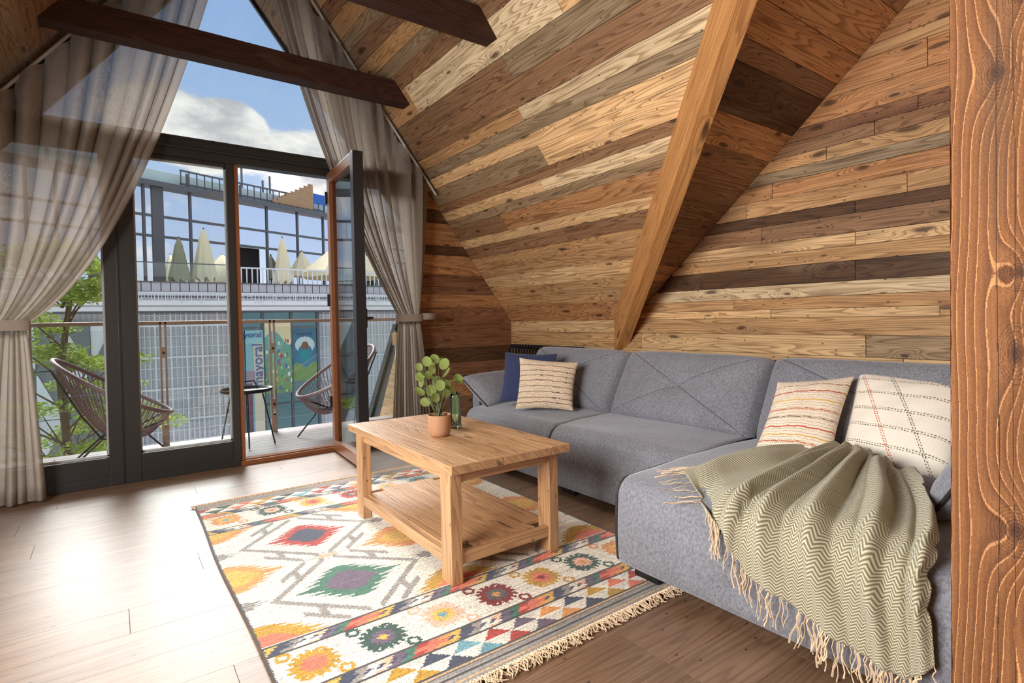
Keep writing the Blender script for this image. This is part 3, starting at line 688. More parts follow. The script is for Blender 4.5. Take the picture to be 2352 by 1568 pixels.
bb('cornice_shadow_gap', (XA, YF-.40, zw), (XZ, YF+.4, zc3), M['fdark'])  # dark strip painted in for the shade under the cornice overhang
bb('cornice_band', (XA, YF-.72, zc2), (XZ, YF-.5, zc1), M['white']); bb('cornice_band', (XA, YF-.66, zc3), (XZ, YF-.5, zc2-.06), M['fgrey'])
bb('gutter', (XA, YF-.62, zc1+.10), (XZ, YF-.5, zc1+.16), M['fdark'])
bb('terrace_floor', (XA, YF-.3, zt-.5), (XZ, YF+16, zt-.05), M['street'])
wtile = (xf(545)-xf(315))/11.
x = XA
while x < XZ:
    bb('parapet_tile', (x+.012, YF-.42, zt), (x+wtile-.012, YF-.30, zp-.04), M['tile'], bev=.01); x += wtile
bb('parapet_core', (XA, YF-.32, zt), (XZ, YF-.1, zp-.05), M['fdark']); bb('coping', (XA, YF-.46, zp-.04), (XZ, YF-.06, zp), M['fdark'])
R_ = random.Random(5); ic = MB(); x = XA
while x < XZ:
    l = R_.choice([.08, .15, .22, .3]); ic.box((x, YF-.76, zc1+.22-l), (x+.018, YF-.74, zc1+.24))
    if R_.random() < .5: ic.box((x-.04, YF-.76, zc1+.22-l), (x+.05, YF-.74, zc1+.235-l))
    x += R_.uniform(.05, .12)
ic.build('icicle_light_string', M['white'], bld, kind='stuff')
# wire mesh over the lower wall
ms = MB()
for px in range(318, 550, 12): w_ = .010 if (px-318) % 36 else .024; ms.box((xf(px)-w_, YF-.02, ZG), (xf(px)+w_, YF+.02, zw))
z = ZG+.2; k = 0
while z < zw: w_ = .03 if k % 3 == 0 else .011; ms.box((xf(318), YF-.03, z-w_), (xf(548), YF+.01, z+w_)); z += .36; k += 1
for px in range(728, 1000, 14): ms.box((xf(px)-.012, YF-.02, ZG), (xf(px)+.012, YF+.02, zw))
z = ZG+.2
while z < zw: ms.box((xf(728), YF-.03, z-.013), (XZ, YF+.01, z+.013)); z += .85
ms.build('wire_mesh', M['mesh'], bld, kind='stuff')
# shop window with posters
sx0, sx1 = xf(552), xf(727); szb = ZG; szt = zw
bb('shop_glass', (sx0, YF-.06, szb), (sx1, YF+.12, szt), M['shopglass'])
for px in (552, 601, 666, 727): bb('shop_mullion', (xf(px)-.05, YF-.12, szb), (xf(px)+.05, YF-.02, szt), M['fdark'])
for py in (752, 930): bb('shop_transom', (sx0, YF-.11, zf(600, py)-.03), (sx1, YF-.03, zf(600, py)+.03), M['fdark'])
bb('shop_plinth', (sx0, YF-.1, szb), (sx1, YF-.03, zf(600, 1000)), mat_plain('shop_plinth_teal', rgb(120, 156, 158), .4))
def sm(x, a, b): t = np.clip((x-a)/(b-a), 0, 1); return t*t*(3-2*t)
def poster(px0, py0, px1, py1, fn, name='poster', nx=60, ny=90):
    x0, x1, z0, z1 = xf(px0), xf(px1), zf(600, py1), zf(600, py0)
    return grid(name, nx, ny, lambda U, V: (x0+(x1-x0)*U, U*0+YF-.135, z0+(z1-z0)*V), M['vprint'], bld, col=fn, smooth=False)
def L3(*c): return np.array(c)/255.
rr = np.random.RandomState(8)
def p_cream(U, V):
    c = np.ones(U.shape+(3,))*L3(226, 216, 190); t = (U < .45)[..., None]; c = np.where(t, L3(150, 190, 196), c)
    c = np.where(((V > .88))[..., None], L3(160, 205, 210), c); c = np.where(((U < .35) & (V < .5))[..., None], L3(120, 92, 104), c)
    return np.where(((U < .5) & (V > .5) & (V < .62))[..., None], L3(170, 150, 160), c)
def p_garden(U, V):
    c = L3(118, 178, 190)*(V[..., None])+L3(128, 160, 96)*(1-V[..., None])
    c = np.where((V > .78+.1*np.sin(U*5))[..., None], L3(238, 222, 176), c)
    for k in range(70):
        a, b, r = rr.rand(), rr.rand()*.75, rr.rand()*.035+.012; m_ = ((U-a)**2+((V-b)*1.5)**2 < r*r)[..., None]
        c = np.where(m_, L3(*[(196, 84, 110), (110, 150, 84), (226, 190, 90), (90, 110, 170), (235, 235, 225)][k % 5]), c)
    return c
def p_blue(U, V):
    c = L3(70, 140, 170)*(1-V[..., None]*.3)+L3(60, 60, 60)*V[..., None]*.3
    c = np.where((V < .3+.05*np.sin(U*9))[..., None], L3(128, 158, 92), c)
    c = np.where(((((U-.5)/.42)**2+((V-.68)/.16)**2 < 1) & (((U-.5)/.3)**2+((V-.55)/.14)**2 > 1))[..., None], L3(206, 222, 220), c)
    c = np.where((((U-.5)/.15)**2+((V-.66)/.09)**2 < 1)[..., None], L3(132, 92, 70), c)
    c = np.where((((U-.5)/.22)**2+((V-.48)/.12)**2 < 1)[..., None], L3(38, 148, 156), c)
    return c
poster(559, 758, 600, 1000, p_cream); poster(604, 740, 664, 905, p_garden); poster(669, 756, 722, 880, p_blue)
def text(s, loc, size, rot, mat, parent, name='lettering', ext=.01, label=None):
    cu = bpy.data.curves.new(name, 'FONT'); cu.body = s; cu.size = size; cu.extrude = ext; cu.align_x = 'CENTER'; cu.align_y = 'CENTER'
    o = bpy.data.objects.new(name, cu); C.objects.link(o)
    me = bpy.data.meshes.new_from_object(o.evaluated_get(bpy.context.evaluated_depsgraph_get())); bpy.data.objects.remove(o)
    Mx = Matrix.Translation(loc) @ rot.to_4x4(); me.transform(Mx)
    return link(name, me, mat, parent, label=label)
RX = Matrix.Rotation(PI/2, 3, 'X')
M['blueink'] = mat_plain('blue_ink', rgb(62, 104, 168), .5)
text('mayoral', (xf(587), YF-.16, zf(587, 838)), .50, RX @ Matrix.Rotation(PI/2, 3, 'Z'), M['blueink'], bld, label='blue vertical shop lettering')
text('yoral', (xf(577), YF-.16, zf(577, 769)), .30, RX, M['blueink'], bld)
text('mayoral', (xf(695), YF-.16, zf(695, 766)), .17, RX, M['blueink'], bld)
# angular light and dark cladding left of the mesh wall
M['pale'] = mat_plain('pale_triangle_panel', rgb(226, 230, 230), .5); M['teal'] = mat_plain('dark_triangle_panel', rgb(112, 122, 126), .3)
xs_ = [xf(p) for p in (10, 78, 140, 205, 262, 314)]; zz = [zf(150, p) for p in (1080, 960, 850, 740)]
for i in range(5):
    for j in range(3):
        a, b, c, d = (xs_[i], zz[j]), (xs_[i+1], zz[j]), (xs_[i+1], zz[j+1]), (xs_[i], zz[j+1])
        for k, tri in enumerate(((a, b, c), (a, c, d)) if (i+j) % 2 else ((a, b, d), (b, c, d))):
            cx, cz = sum(p[0] for p in tri)/3, sum(p[1] for p in tri)/3
            T_ = [(cx+(p[0]-cx)*.97, cz+(p[1]-cz)*.97) for p in tri]; y_ = YF-.12-.05*((i+k) % 2)
            MB().add([(p[0], y_, p[1]) for p in T_]+[(p[0], YF+.1, p[1]) for p in T_], [(0, 1, 2), (5, 4, 3), (0, 3, 4, 1), (1, 4, 5, 2), (2, 5, 3, 0)]).build('triangle_panel', M['pale'] if (i*2+j+k) % 3 == 0 else M['teal'], bld)
# mirrored upper storey, turned against the street line
G = Vector((.925, .381, 0)).normalized(); GN = Vector((G.y, -G.x, 0)); Q0 = at(308, 600, 1, 26.5); Q0.z = 0
def ag(px, py):
    d = _r2*((px-1176)/FPX)+_d2*((py-PY)/FPX)+_f; t = (Q0-CAM).dot(GN)/d.dot(GN); return CAM+d*t
def gs(px, py=500): return (ag(px, py)-Q0).dot(G)
Zr, Zm, Zd, Z0 = ag(308, 419).z, ag(309, 489).z, ag(555, 564).z, zt-.05
gb = MB()
def gbox(name, s0, s1, z0, z1, d0, d1, mat, parent=bld, bev=0):
    Mx = Matrix(((G.x, GN.x, 0, Q0.x), (G.y, GN.y, 0, Q0.y), (0, 0, 1, 0), (0, 0, 0, 1)))
    return MB().box((s0, d0, z0), (s1, d1, z1), Mx, bev=bev).build(name, mat, parent)
cuts = [gs(p) for p in (60, 130, 205, 268, 330, 362, 437, 533, 612, 682, 741)]; w_ = cuts[-1]-cuts[-2]
cuts = [cuts[0]-9]+cuts+[cuts[-1]+w_*k for k in range(1, 9)]
for i in range(len(cuts)-1):
    for (z0, z1) in ((Z0, Zd), (Zd, Zm), (Zm, Zr)):
        if z0 == Z0 and abs(cuts[i]-gs(533)) < .3:
            gbox('doorway', cuts[i]+.5, cuts[i+1]-.1, z0, z1, -.6, -.5, mat_plain('dark_interior', rgb(40, 30, 30), .8)); continue
        gbox('glass_panel', cuts[i]+.05, cuts[i+1]-.05, z0+.04, z1-.04, -.05, 0, M['mirror'])
for c_ in cuts: gbox('mullion', c_-(.22 if abs(c_-gs(362)) < .1 else .045), c_+(.22 if abs(c_-gs(362)) < .1 else .045), Z0, Zr, -.08, .06, M['fdark'])
for z in (Zd, Zm): gbox('transom_bar', cuts[0], cuts[-1], z-.05, z+.05, -.08, .05, M['fdark'])
gbox('roof_edge', cuts[0], cuts[-1], Zr-.05, Zr+.16, -6, .35, M['fdark'])
M['screen'] = mat_plain('pale_screen', rgb(206, 224, 220), .5, var=.08, vs=2)
Zs1 = ag(308, 376).z
s_ = cuts[0]
while s_ < cuts[-1]:
    gbox('roof_screen', s_, s_+2.35, Zr+.16, Zs1, -.35, -.30, M['screen']); gbox('screen_post', s_+2.35, s_+2.43, Zr+.16, Zs1+.12, -.35, -.28, M['fdark']); s_ += 2.45
rr0, rr1 = gs(415, 400), gs(745, 440); zrl = ag(415, 389).z
rail_ = MB(); Mx = Matrix(((G.x, GN.x, 0, Q0.x), (G.y, GN.y, 0, Q0.y), (0, 0, 1, 0), (0, 0, 0, 1)))
rail_.box((rr0, -.1, zrl-.06), (rr1, 0, zrl), Mx); rail_.box((rr0, -.1, Zr+.3), (rr1, 0, Zr+.36), Mx)
s_ = rr0
while s_ < rr1: rail_.box((s_, -.06, Zr+.16), (s_+.04, -.02, zrl), Mx); s_ += .34
rail_.build('roof_railing', M['fdark'], bld)
M['slat'] = mat_plain('timber_slat', rgb(176, 142, 108), .8, var=.2, vs=5); M['blue'] = mat_plain('blue_panel', rgb(40, 100, 190), .4)
s0_, s1_ = gs(622, 460), gs(714, 450); 
for k in range(9):
    a = s0_+(s1_-s0_)*k/9; z_ = Zr+.25+(ag(712, 425).z-Zr-.25)*k/9
    gbox('slat', a, s1_, z_, z_+(ag(712, 425).z-Zr)/11, .1, .18, M['slat'])
gbox('blue_sheet', gs(714, 450), gs(750, 455), ag(730, 470).z, ag(730, 448).z, .1, .15, M['blue'])
for px, py in ((590, 330), (656, 395), (640, 405)):
    s_ = gs(px, py); gbox('antenna', s_, s_+.07, Zr, ag(px, py).z, -1.4, -1.33, M['fdark'])
# terrace railings
tr = MB(); za, zb_ = zp, zf(600, 616)
xx = xf(553)
while xx < XZ: tr.box((xx, YF-.2, za), (xx+.035, YF-.16, zb_)); xx += .18
tr.box((xf(553), YF-.22, zb_-.05), (XZ, YF-.14, zb_)); tr.build('terrace_railing', M['mesh'], bld)
MB().box((XA, YF-.2, zp), (xf(548), YF-.17, zf(400, 604))).build('glass_balustrade', M['railglass'], bld)
bb('balustrade_rail', (XA, YF-.21, zf(400, 604)-.03), (xf(548), YF-.15, zf(400, 604)), M['fdark'])
# parasols
M['cream'] = mat_plain('cream_canvas', rgb(250, 236, 196), .8, var=.05, vs=3); M['olive'] = mat_plain('faded_olive_canvas', rgb(158, 156, 126), .8)  # olive-grey tone paints shade onto the leftmost cream parasol
def parasol(px, ptop, pbot, hw, Y, mat, lab):
    a = at(px, ptop, 1, Y); b = at(px, pbot, 1, Y); w = at(px+hw, pbot, 1, Y).x-b.x; H = a.z-b.z; zb = zt-.05
    root = empty('closed_parasol', (a.x, Y, zb), label=lab, cat='parasol', group='parasols on the far terrace')
    n = 32; V = []; prof = [(0, .04), (.04, .16), (.14, .3), (.16, .36), (.5, .62), (.85, .93), (1, 1)]
    for t, q in prof:
        for k in range(n):
            r_ = w*q*(1+.12*math.cos(k*2*PI*8/n)*min(1, t*3)); V.append((a.x+r_*math.cos(2*PI*k/n), Y+r_*math.sin(2*PI*k/n), a.z-H*t+.05*H*(t > .95)*math.cos(k*2*PI*8/n)))
    F = [(i*n+k, (i+1)*n+k, (i+1)*n+(k+1) % n, i*n+(k+1) % n) for i in range(len(prof)-1) for k in range(n)]+[tuple(range(n))]
    MB().add(V, F).build('canopy', mat, root, True)
    MB().tube([(a.x, Y, zb+.08), (a.x, Y, a.z+.03)], .03, 8).build('pole', M['fdark'], root)
    MB().box((a.x-.3, Y-.3, zb), (a.x+.3, Y+.3, zb+.08)).build('base', M['fdark'], root)
parasol(410, 545, 646, 24, 23.4, M['olive'], 'closed olive-grey parasol on the far terrace, first from the left')
parasol(467, 525, 642, 27, 23.6, M['cream'], 'tall closed cream parasol on the far terrace, just right of the olive one')
parasol(648, 545, 650, 21, 23.8, M['cream'], 'closed cream parasol on the far terrace in front of the dark doorway side')
def open_parasol(px, ptop, prim, hw, Y, lab):
    a = at(px, ptop, 1, Y); b = at(px, prim, 1, Y); w = at(px+hw, prim, 1, Y).x-b.x; zb = zt-.05
    root = empty('open_parasol', (a.x, Y, zb), label=lab, cat='parasol')
    n = 8; V = [(a.x, Y, a.z)]+[(a.x+w*math.cos(2*PI*k/n), Y+w*math.sin(2*PI*k/n), b.z) for k in range(n)]+[(a.x+w*math.cos(2*PI*k/n), Y+w*math.sin(2*PI*k/n), b.z-.22) for k in range(n)]
    MB().add(V, [(0, k+1, (k+1) % n+1) for k in range(n)]+[(k+1, k+1+n, (k+1) % n+1+n, (k+1) % n+1) for k in range(n)]).build('canopy', M['cream'], root)
    MB().tube([(a.x, Y, zb), (a.x, Y, a.z)], .04, 8).build('pole', M['fdark'], root)
open_parasol(792, 545, 628, 92, 24.5, 'large open cream parasol at the right end of the far terrace')
open_parasol(693, 575, 625, 30, 28, 'smaller open parasol behind the large cream one on the far terrace')
# dark green hills and cypresses beyond, right
M['hill'] = mat_plain('forest_hill', rgb(84, 104, 84), .95, var=.3, vs=.2)
hv = []
for i in range(40):
    x = -40+i*6; hv.append((x, 150, 4+5*math.sin(i*.35)+3*math.sin(i*.9+1)))
MB().add([(x, y, -20) for x, y, z in hv]+hv+[(x, y+60, z+14) for x, y, z in hv], [(i, i+1, 41+i, 40+i) for i in range(39)]+[(40+i, 41+i, 81+i, 80+i) for i in range(39)]).build('hills', M['hill'], kind='structure')
# ---- leaves
def mat_leaf(name, a, b):
    m, T = newmat(name); g = T.n('ShaderNodeNewGeometry').outputs['Random Per Island']
    c = T.mix(g, a, b); d = T.n('ShaderNodeBsdfDiffuse', inp={0: c}).outputs[0]; t = T.n('ShaderNodeBsdfTranslucent', inp={0: c}).outputs[0]
    T.out(T.n('ShaderNodeMixShader', inp={0: .4, 1: d, 2: t}).outputs[0]); return m
M['leaf'] = mat_leaf('fresh_leaves', rgb(120, 150, 70), rgb(196, 206, 110)); M['cyp'] = mat_leaf('cypress_leaves', rgb(60, 96, 50), rgb(110, 140, 70))
M['bark'] = mat_plain('bark', rgb(96, 80, 66), .9)
def leaves(name, clusters, n, sz, mat, parent, seed=2):
    R = np.random.RandomState(seed); cl = np.array(clusters); pick = R.randint(0, len(cl), n)
    u = R.normal(size=(n, 3)); u /= np.linalg.norm(u, axis=1)[:, None]; u *= (R.rand(n, 1)**.5)
    c = cl[pick, :3]+u*cl[pick, 3:6]
    a = R.normal(size=(n, 3)); a[:, 2] *= .35; a /= np.linalg.norm(a, axis=1)[:, None]; b = np.cross(a, R.normal(size=(n, 3))*np.array([.4, .4, 1])); b /= np.linalg.norm(b, axis=1)[:, None]
    s = sz*(.6+.8*R.rand(n, 1)); P = np.stack([c-a*s, c+b*s*.45, c+a*s, c-b*s*.45], 1).reshape(-1, 3)
    me = bpy.data.meshes.new(name); me.from_pydata(P.tolist(), [], np.arange(4*n).reshape(-1, 4).tolist()); return link(name, me, mat, parent, kind='stuff')
tx = at(150, 900, 1, 8.6).x
tree = empty('street_tree', (tx, 8.6, ZG), label='leafy light green tree outside, seen through the leftmost glass pane', cat='tree')
MB().tube([(tx, 8.6, ZG), (tx+.1, 8.6, -2), (tx-.05, 8.65, .5), (tx+.15, 8.6, 2.0)], [.07, .055, .04, .02], 8).build('trunk', M['bark'], tree)
R_ = random.Random(12); cls = []; br = MB()
for k in range(90):
    z = R_.uniform(-2.8, 2.1); w = 1.0-.28*abs(z+.2) if z > -.2 else 1.1; ang = R_.uniform(0, 2*PI); r_ = R_.uniform(.2, 1.15)*max(.35, w)
    c_ = (tx+r_*math.cos(ang)*.95, 8.6+r_*math.sin(ang), z); cls.append((*c_, .36, .36, .10)); br.tube([(tx, 8.6, z-.5), c_], [.014, .004], 5)
br.build('branches', M['bark'], tree); leaves('foliage', cls, 26000, .034, M['leaf'], tree)
for i, px in enumerate((852, 884)):
    b = at(px, 600, 1, 30); r = empty('cypress', (b.x, 30, ZG), label=('slim green cypress beyond the terrace, left of the pair', 'slim green cypress beyond the terrace, right of the pair')[i], cat='tree', group='cypresses beyond the terrace')
    MB().tube([(b.x, 30, ZG), (b.x, 30, b.z)], .1, 6).build('trunk', M['bark'], r)
    leaves('foliage', [(b.x, 30, b.z-1.2*k, .35+.12*k, .35+.12*k, .8) for k in range(5)], 2500, .12, M['cyp'], r, 4+i)
# ---------------------------------------------------------------- corner sofa
def rpt(z, r, x0, zt): pass
sofa = empty('corner_sofa', (2.6, 2.0, 0), label='dark grey chenille corner sofa with chaise and black piping under the timber wall', cat='sofa')
def module(name, x0, x1, y0, y1, zt, r=.10, zb=.055, crown=.018, bot=.03):
    """upholstered block: profile runs up the front (at x0), over a rounded nose, back along the seat"""
    pr = []
    for k in range(5): a = PI/2*k/4; pr.append((x0+bot*(1-math.sin(a)), zb+bot*(1-math.cos(a))))
    for k in range(1, 9): pr.append((x0-.006*math.sin(PI*k/9), zb+bot+(zt-r-zb-bot)*k/9))
    for k in range(0, 13): a = PI/2*k/12; pr.append((x0+r*(1-math.cos(a)), zt-r+r*math.sin(a)))
    for k in range(1, 15): t = k/14; pr.append((x0+r+(x1-x0-r)*t, zt+crown*math.sin(PI*min(1, t*1.1))))
    pr = np.array(pr); L = np.concatenate([[0], np.cumsum(np.hypot(*np.diff(pr, axis=0).T))]); L /= L[-1]
    tg = np.gradient(pr, axis=0); tg /= np.hypot(*tg.T)[:, None]; nx, nz = -tg[:, 1], tg[:, 0]
    def pos(U, V):
        X = np.interp(V, L, pr[:, 0]); Z = np.interp(V, L, pr[:, 1]); NX = np.interp(V, L, nx); NZ = np.interp(V, L, nz)
        w = y1-y0; e = np.minimum(U, 1-U)*w; rd = .028
        puff = -rd*(1-np.sqrt(np.clip(1-((rd-np.minimum(e, rd))/rd)**2, 0, 1)))
        puff = puff+.012*np.sin(PI*U)*(V > .25)+.0025*np.sin(U*9+V*13)*np.sin(V*17)
        return X+NX*puff, y0+w*U, Z+NZ*puff
    o = grid(name, 60, 70, lambda U, V: pos(1-U, V), M['sofa'], sofa)
    for yy in (y0+.001, y1-.001):
        m_ = MB(); n = len(pr); vs = [(p[0]-nx[i]*.028, yy, p[1]-nz[i]*.028) for i, p in enumerate(pr)]+[(x1, yy, zb+.03)]
        m_.add(vs, [tuple(range(len(vs)))]); m_.build('side_panel', M['sofa'], o)
        pts = [(p[0]-nx[i]*.012, yy+(.004 if yy < (y0+y1)/2 else -.004), p[1]-nz[i]*.012) for i, p in enumerate(pr)][2:]
        MB().tube(pts, .0065, 7).build('piping', M['piping'], o, True)
    MB().box((x0+.03, y0+.01, zb), (x1, y1-.01, zb+.04)).build('base', M['piping'], o)
    return o
XS0 = 2.16
module('seat', XS0, 3.12, 2.605, 3.60, .415); module('seat', XS0, 3.12, 1.585, 2.60, .42); module('chaise', 1.66, 3.12, .42, 1.58, .42, r=.085, zb=.06)
for x, y in ((1.72, .52), (2.24, 2.52), (2.24, 3.5), (2.24, 1.72), (3.0, 3.5), (3.0, .5)): MB().box((x, y-.06, 0), (x+.05, y+.06, .062), bev=.006).build('foot', M['plastic'], sofa)
MB().box((1.72, 1.41, .0125), (1.77, 1.53, .062), bev=.006).build('foot', M['plastic'], sofa)
# sofa back frame
MB().box((3.08, .3, .06), (3.20, 3.62, .70), bev=.03).build('back_frame', M['sofa'], sofa)
def slabcushion(name, B0, B1, T1, T0, th, mat, parent, n=56, cross=True, pin=.0, edge=.36, col=None, puffp=2.6, crease=.006, **kw):
    """cushion spanned by four corners (bottom y-, bottom y+, top y+, top y-), thickness th toward N"""
    B0, B1, T1, T0 = [np.array(p, float) for p in (B0, B1, T1, T0)]
    Nn = np.cross(B1-B0, T0-B0); Nn /= np.linalg.norm(Nn)
    if Nn[0] > 0: Nn = -Nn
    def side(sg):
        def pos(U, V):
            a, b = 2*U-1, 2*V-1
            k = 1-pin*(1-np.abs(b)**2)*np.abs(a)**3; k2 = 1-pin*(1-np.abs(a)**2)*np.abs(b)**3
            U2, V2 = .5+(U-.5)*k, .5+(V-.5)*k2
            P = (B0*(1-U2[..., None])+B1*U2[..., None])*(1-V2[..., None])+(T0*(1-U2[..., None])+T1*U2[..., None])*V2[..., None]
            h = (np.clip(1-np.abs(a)**puffp, 0, 1)*np.clip(1-np.abs(b)**puffp, 0, 1))**edge
            h = h*th/2
            if cross and sg > 0:
                for dd in (np.abs(a-b), np.abs(a+b)): h = h-crease*np.exp(-(dd/.035)**2)
                h = h-.028*np.exp(-(a*a+b*b)/.03)
            h = h+.003*np.sin(a*7+b*5)*np.cos(b*8)*(1-np.abs(a)**4)
            P = P+Nn*(sg*h)[..., None]
            return P[..., 0], P[..., 1], P[..., 2]
        return pos
    f = grid(name, n, n, side(1) if sgn_ok(B0, B1, T0, Nn) else side(1), mat, parent, col=col, **kw)
    grid('back_panel', 24, 24, side(-1), mat, f, col=(lambda U, V: col(U, V)) if col else None)
    pts = []
    P0 = side(1)
    for (u0, v0, u1, v1) in ((0, 0, 1, 0), (1, 0, 1, 1), (1, 1, 0, 1), (0, 1, 0, 0)):
        for k in range(14):
            t = k/14; U = np.array([[u0+(u1-u0)*t]]); V = np.array([[v0+(v1-v0)*t]]); X, Y, Z = P0(U, V); pts.append((X[0, 0], Y[0, 0], Z[0, 0]))
    return f, pts, side(1)
def sgn_ok(*a): return True
def backc(y0, y1):
    f, pts, P = slabcushion('back_cushion', (2.72, y0+.01, .40), (2.72, y1-.01, .40), (2.96, y1-.005, .822), (2.96, y0+.005, .822), .26, M['sofa'], sofa, n=72, edge=.30, puffp=5)
    MB().tube(pts, .006, 6, closed=True).build('piping', M['piping'], f, True)
    for d in (0, 1):
        q = []
        for k in range(25):
            t = .03+.94*k/24; X, Y, Z = P(np.array([[t]]), np.array([[t if d else 1-t]])); q.append((X[0, 0]-.001, Y[0, 0], Z[0, 0]+.0005))
        MB().tube(q, .0016, 4).build('seam', M['stitch'], f)
backc(2.60, 3.60); backc(1.575, 2.595); backc(.45, 1.57)
# arms
for y0, y1 in ((3.60, 3.72), (.30, .42)):
    a = MB().box((2.30 if y0 > 2 else 2.3, y0, .06), (3.14, y1, .60), bev=.03).build('arm_frame', M['sofa'], sofa)
    MB().tube([(2.305, y0+.004, .1), (2.305, y0+.004, .585), (2.34, y0+.004, .597), (3.1, y0+.004, .600)], .006, 6).build('piping', M['piping'], a)
    MB().tube([(2.305, y1-.004, .1), (2.305, y1-.004, .585), (2.34, y1-.004, .597), (3.1, y1-.004, .600)], .006, 6).build('piping', M['piping'], a)
f, pts, P = slabcushion('arm_cushion', (2.28, 3.46, .42), (2.95, 3.50, .42), (2.95, 3.66, .66), (2.14, 3.62, .648), .17, M['sofa'], sofa, n=40, cross=False, edge=.4, puffp=3)
MB().tube(pts, .0065, 6, closed=True).build('piping', M['piping'], f, True)
f, pts, P = slabcushion('arm_cushion', (2.0, .60, .445), (2.7, .60, .445), (2.7, .44, .70), (1.86, .44, .69), .14, M['sofa'], sofa, n=40, cross=False, edge=.4, puffp=3)
MB().tube(pts, .0065, 6, closed=True).build('piping', M['piping'], f, True)
# ---------------------------------------------------------------- loose cushions
def lc(c): return np.array(c)/255.
rs_ = np.random.RandomState(4)
def c_navy(U, V): return np.ones(U.shape+(3,))*lc((54, 62, 96))*(1+.12*(rs_.rand(*U.shape)[..., None]-.5))
def c_stripe(base, lines, fine, fcol):
    def f(U, V):
        c = np.ones(U.shape+(3,))*lc(base); w = .006*np.sin(U*9)+.003*np.sin(U*31)
        ph = np.mod((V+w)*fine, 1); c = np.where((ph < .22)[..., None]*(np.mod(U*90+np.floor(V*fine)*.5, 1) < .72)[..., None], c*.35+lc(fcol)*.65, c)
        for v, col, h in lines: c = np.where((np.abs(V+w-v) < h)[..., None], lc(col), c)
        return c*(1+.1*(rs_.rand(*U.shape)[..., None]-.5))
    return f
c_beige = c_stripe((224, 204, 178), [(v, (92, 70, 66), .006) for v in (.1, .19, .3, .41, .52, .62, .72, .84)], 34, (186, 150, 124))
c_cream = c_stripe((242, 226, 204), [(.12, (196, 120, 80), .007), (.2, (216, 170, 90), .007), (.3, (196, 96, 72), .008), (.42, (120, 100, 84), .006), (.52, (204, 120, 80), .007), (.64, (222, 178, 96), .008), (.76, (196, 100, 76), .007), (.87, (150, 110, 90), .006)], 30, (150, 120, 104))
def c_white(U, V):
    c = np.ones(U.shape+(3,))*lc((244, 236, 222)); w = .012*np.sin(U*5)
    dash = np.mod(U*38, 1) < .6
    for v in (.18, .36, .54, .72, .9):
        for o in (-.009, .009): c = np.where(((np.abs(V+w-v-o) < .0042) & dash)[..., None], lc((128, 116, 84)), c)
    dv = np.mod(V*44, 1) < .6
    for (a, b, cl_) in ((.30, .62, (112, 104, 70)), (.04, .72, (206, 96, 72))):
        for o in (-.011, .011):
            uu = a+(1-V)*b*(1 if cl_[0] < 150 else .75); c = np.where(((np.abs(U-uu-o) < .005) & dv)[..., None], lc(cl_), c)
    return c*(1+.05*(rs_.rand(*U.shape)[..., None]-.5))
def D(px, py, d): return _w(px, py, d)
def _w(px, py, d): return CAM+(_r2*((px-1176)/FPX)+_d2*((py-PY)/FPX)+_f)*d
def loose(name, px, depths, th, col, lab, n=90, pin=.07, **kw):
    BL, BR, TR, TL = [tuple(_w(*p, d)) for p, d in zip(px, depths)]
    root = empty(name, tuple((Vector(BL)+Vector(BR))/2), label=lab, cat='cushion')
    # U from right to left so that the visible side faces the room
    f, pts, P = slabcushion('cover', BR, BL, TL, TR, th, M['vfab'], root, n=n, cross=False, edge=.5, puffp=2.4, pin=pin, col=(lambda U, V: col(1-U, V)))
    return root
loose('blue_cushion', ((1146, 924), (1262, 926), (1280, 812), (1160, 808)), (3.96, 3.93, 4.02, 4.06), .13, c_navy, 'navy blue cushion behind the beige striped one at the sofa\'s far corner')
loose('striped_cushion', ((1184, 939), (1316, 943), (1328, 832), (1193, 821)), (3.80, 3.70, 3.84, 3.92), .13, c_beige, 'beige cushion with thin dark stripes leaning on the navy cushion')
loose('striped_cushion', ((1732, 1036), (1906, 1064), (1962, 864), (1786, 878)), (2.50, 2.33, 2.50, 2.64), .13, c_cream, 'cream cushion with rust and ochre stripes beside the white cushion', n=130)
loose('white_cushion', ((1930, 1052), (2170, 1124), (2262, 888), (1972, 856)), (2.42, 2.05, 2.22, 2.56), .15, c_white, 'white cushion with dashed diagonal stitching at the near end of the sofa', n=200, pin=.05)
# ---------------------------------------------------------------- throw
def mat_throw():
    m, T = newmat('herringbone_wool'); uv = T.n('ShaderNodeSeparateXYZ', inp={0: T.n('ShaderNodeUVMap', uv_map='UVMap').outputs[0]})
    u, v = uv.outputs[0], uv.outputs[1]
    tri = T.m('PINGPONG', u, .022); ph = T.m('FRACT', T.m('DIVIDE', T.m('ADD', v, T.m('MULTIPLY', tri, .7)), .0105))
    s = T.sst(T.m('ABSOLUTE', T.m('SUBTRACT', ph, .5)), .20, .30)
    n = T.noise(T.n('ShaderNodeTexCoord').outputs['Object'], 500, 2)
    c = T.mix(s, rgb(132, 120, 92), rgb(200, 198, 176)); k = T.m('MULTIPLY_ADD', n, .4, .8)
    c = T.vm('MULTIPLY', c, T.n('ShaderNodeCombineXYZ', inp={0: k, 1: k, 2: k}).outputs[0])
    pbr(T, c, .95, 0, bump=T.m('ADD', s, n), bs=.4, bd=.003, spec=.1, **{'Sheen Weight': .2}); return m
M['throw'] = mat_throw(); M['fringe'] = mat_plain('cream_fringe', rgb(222, 196, 164), .9)
XF = 1.655
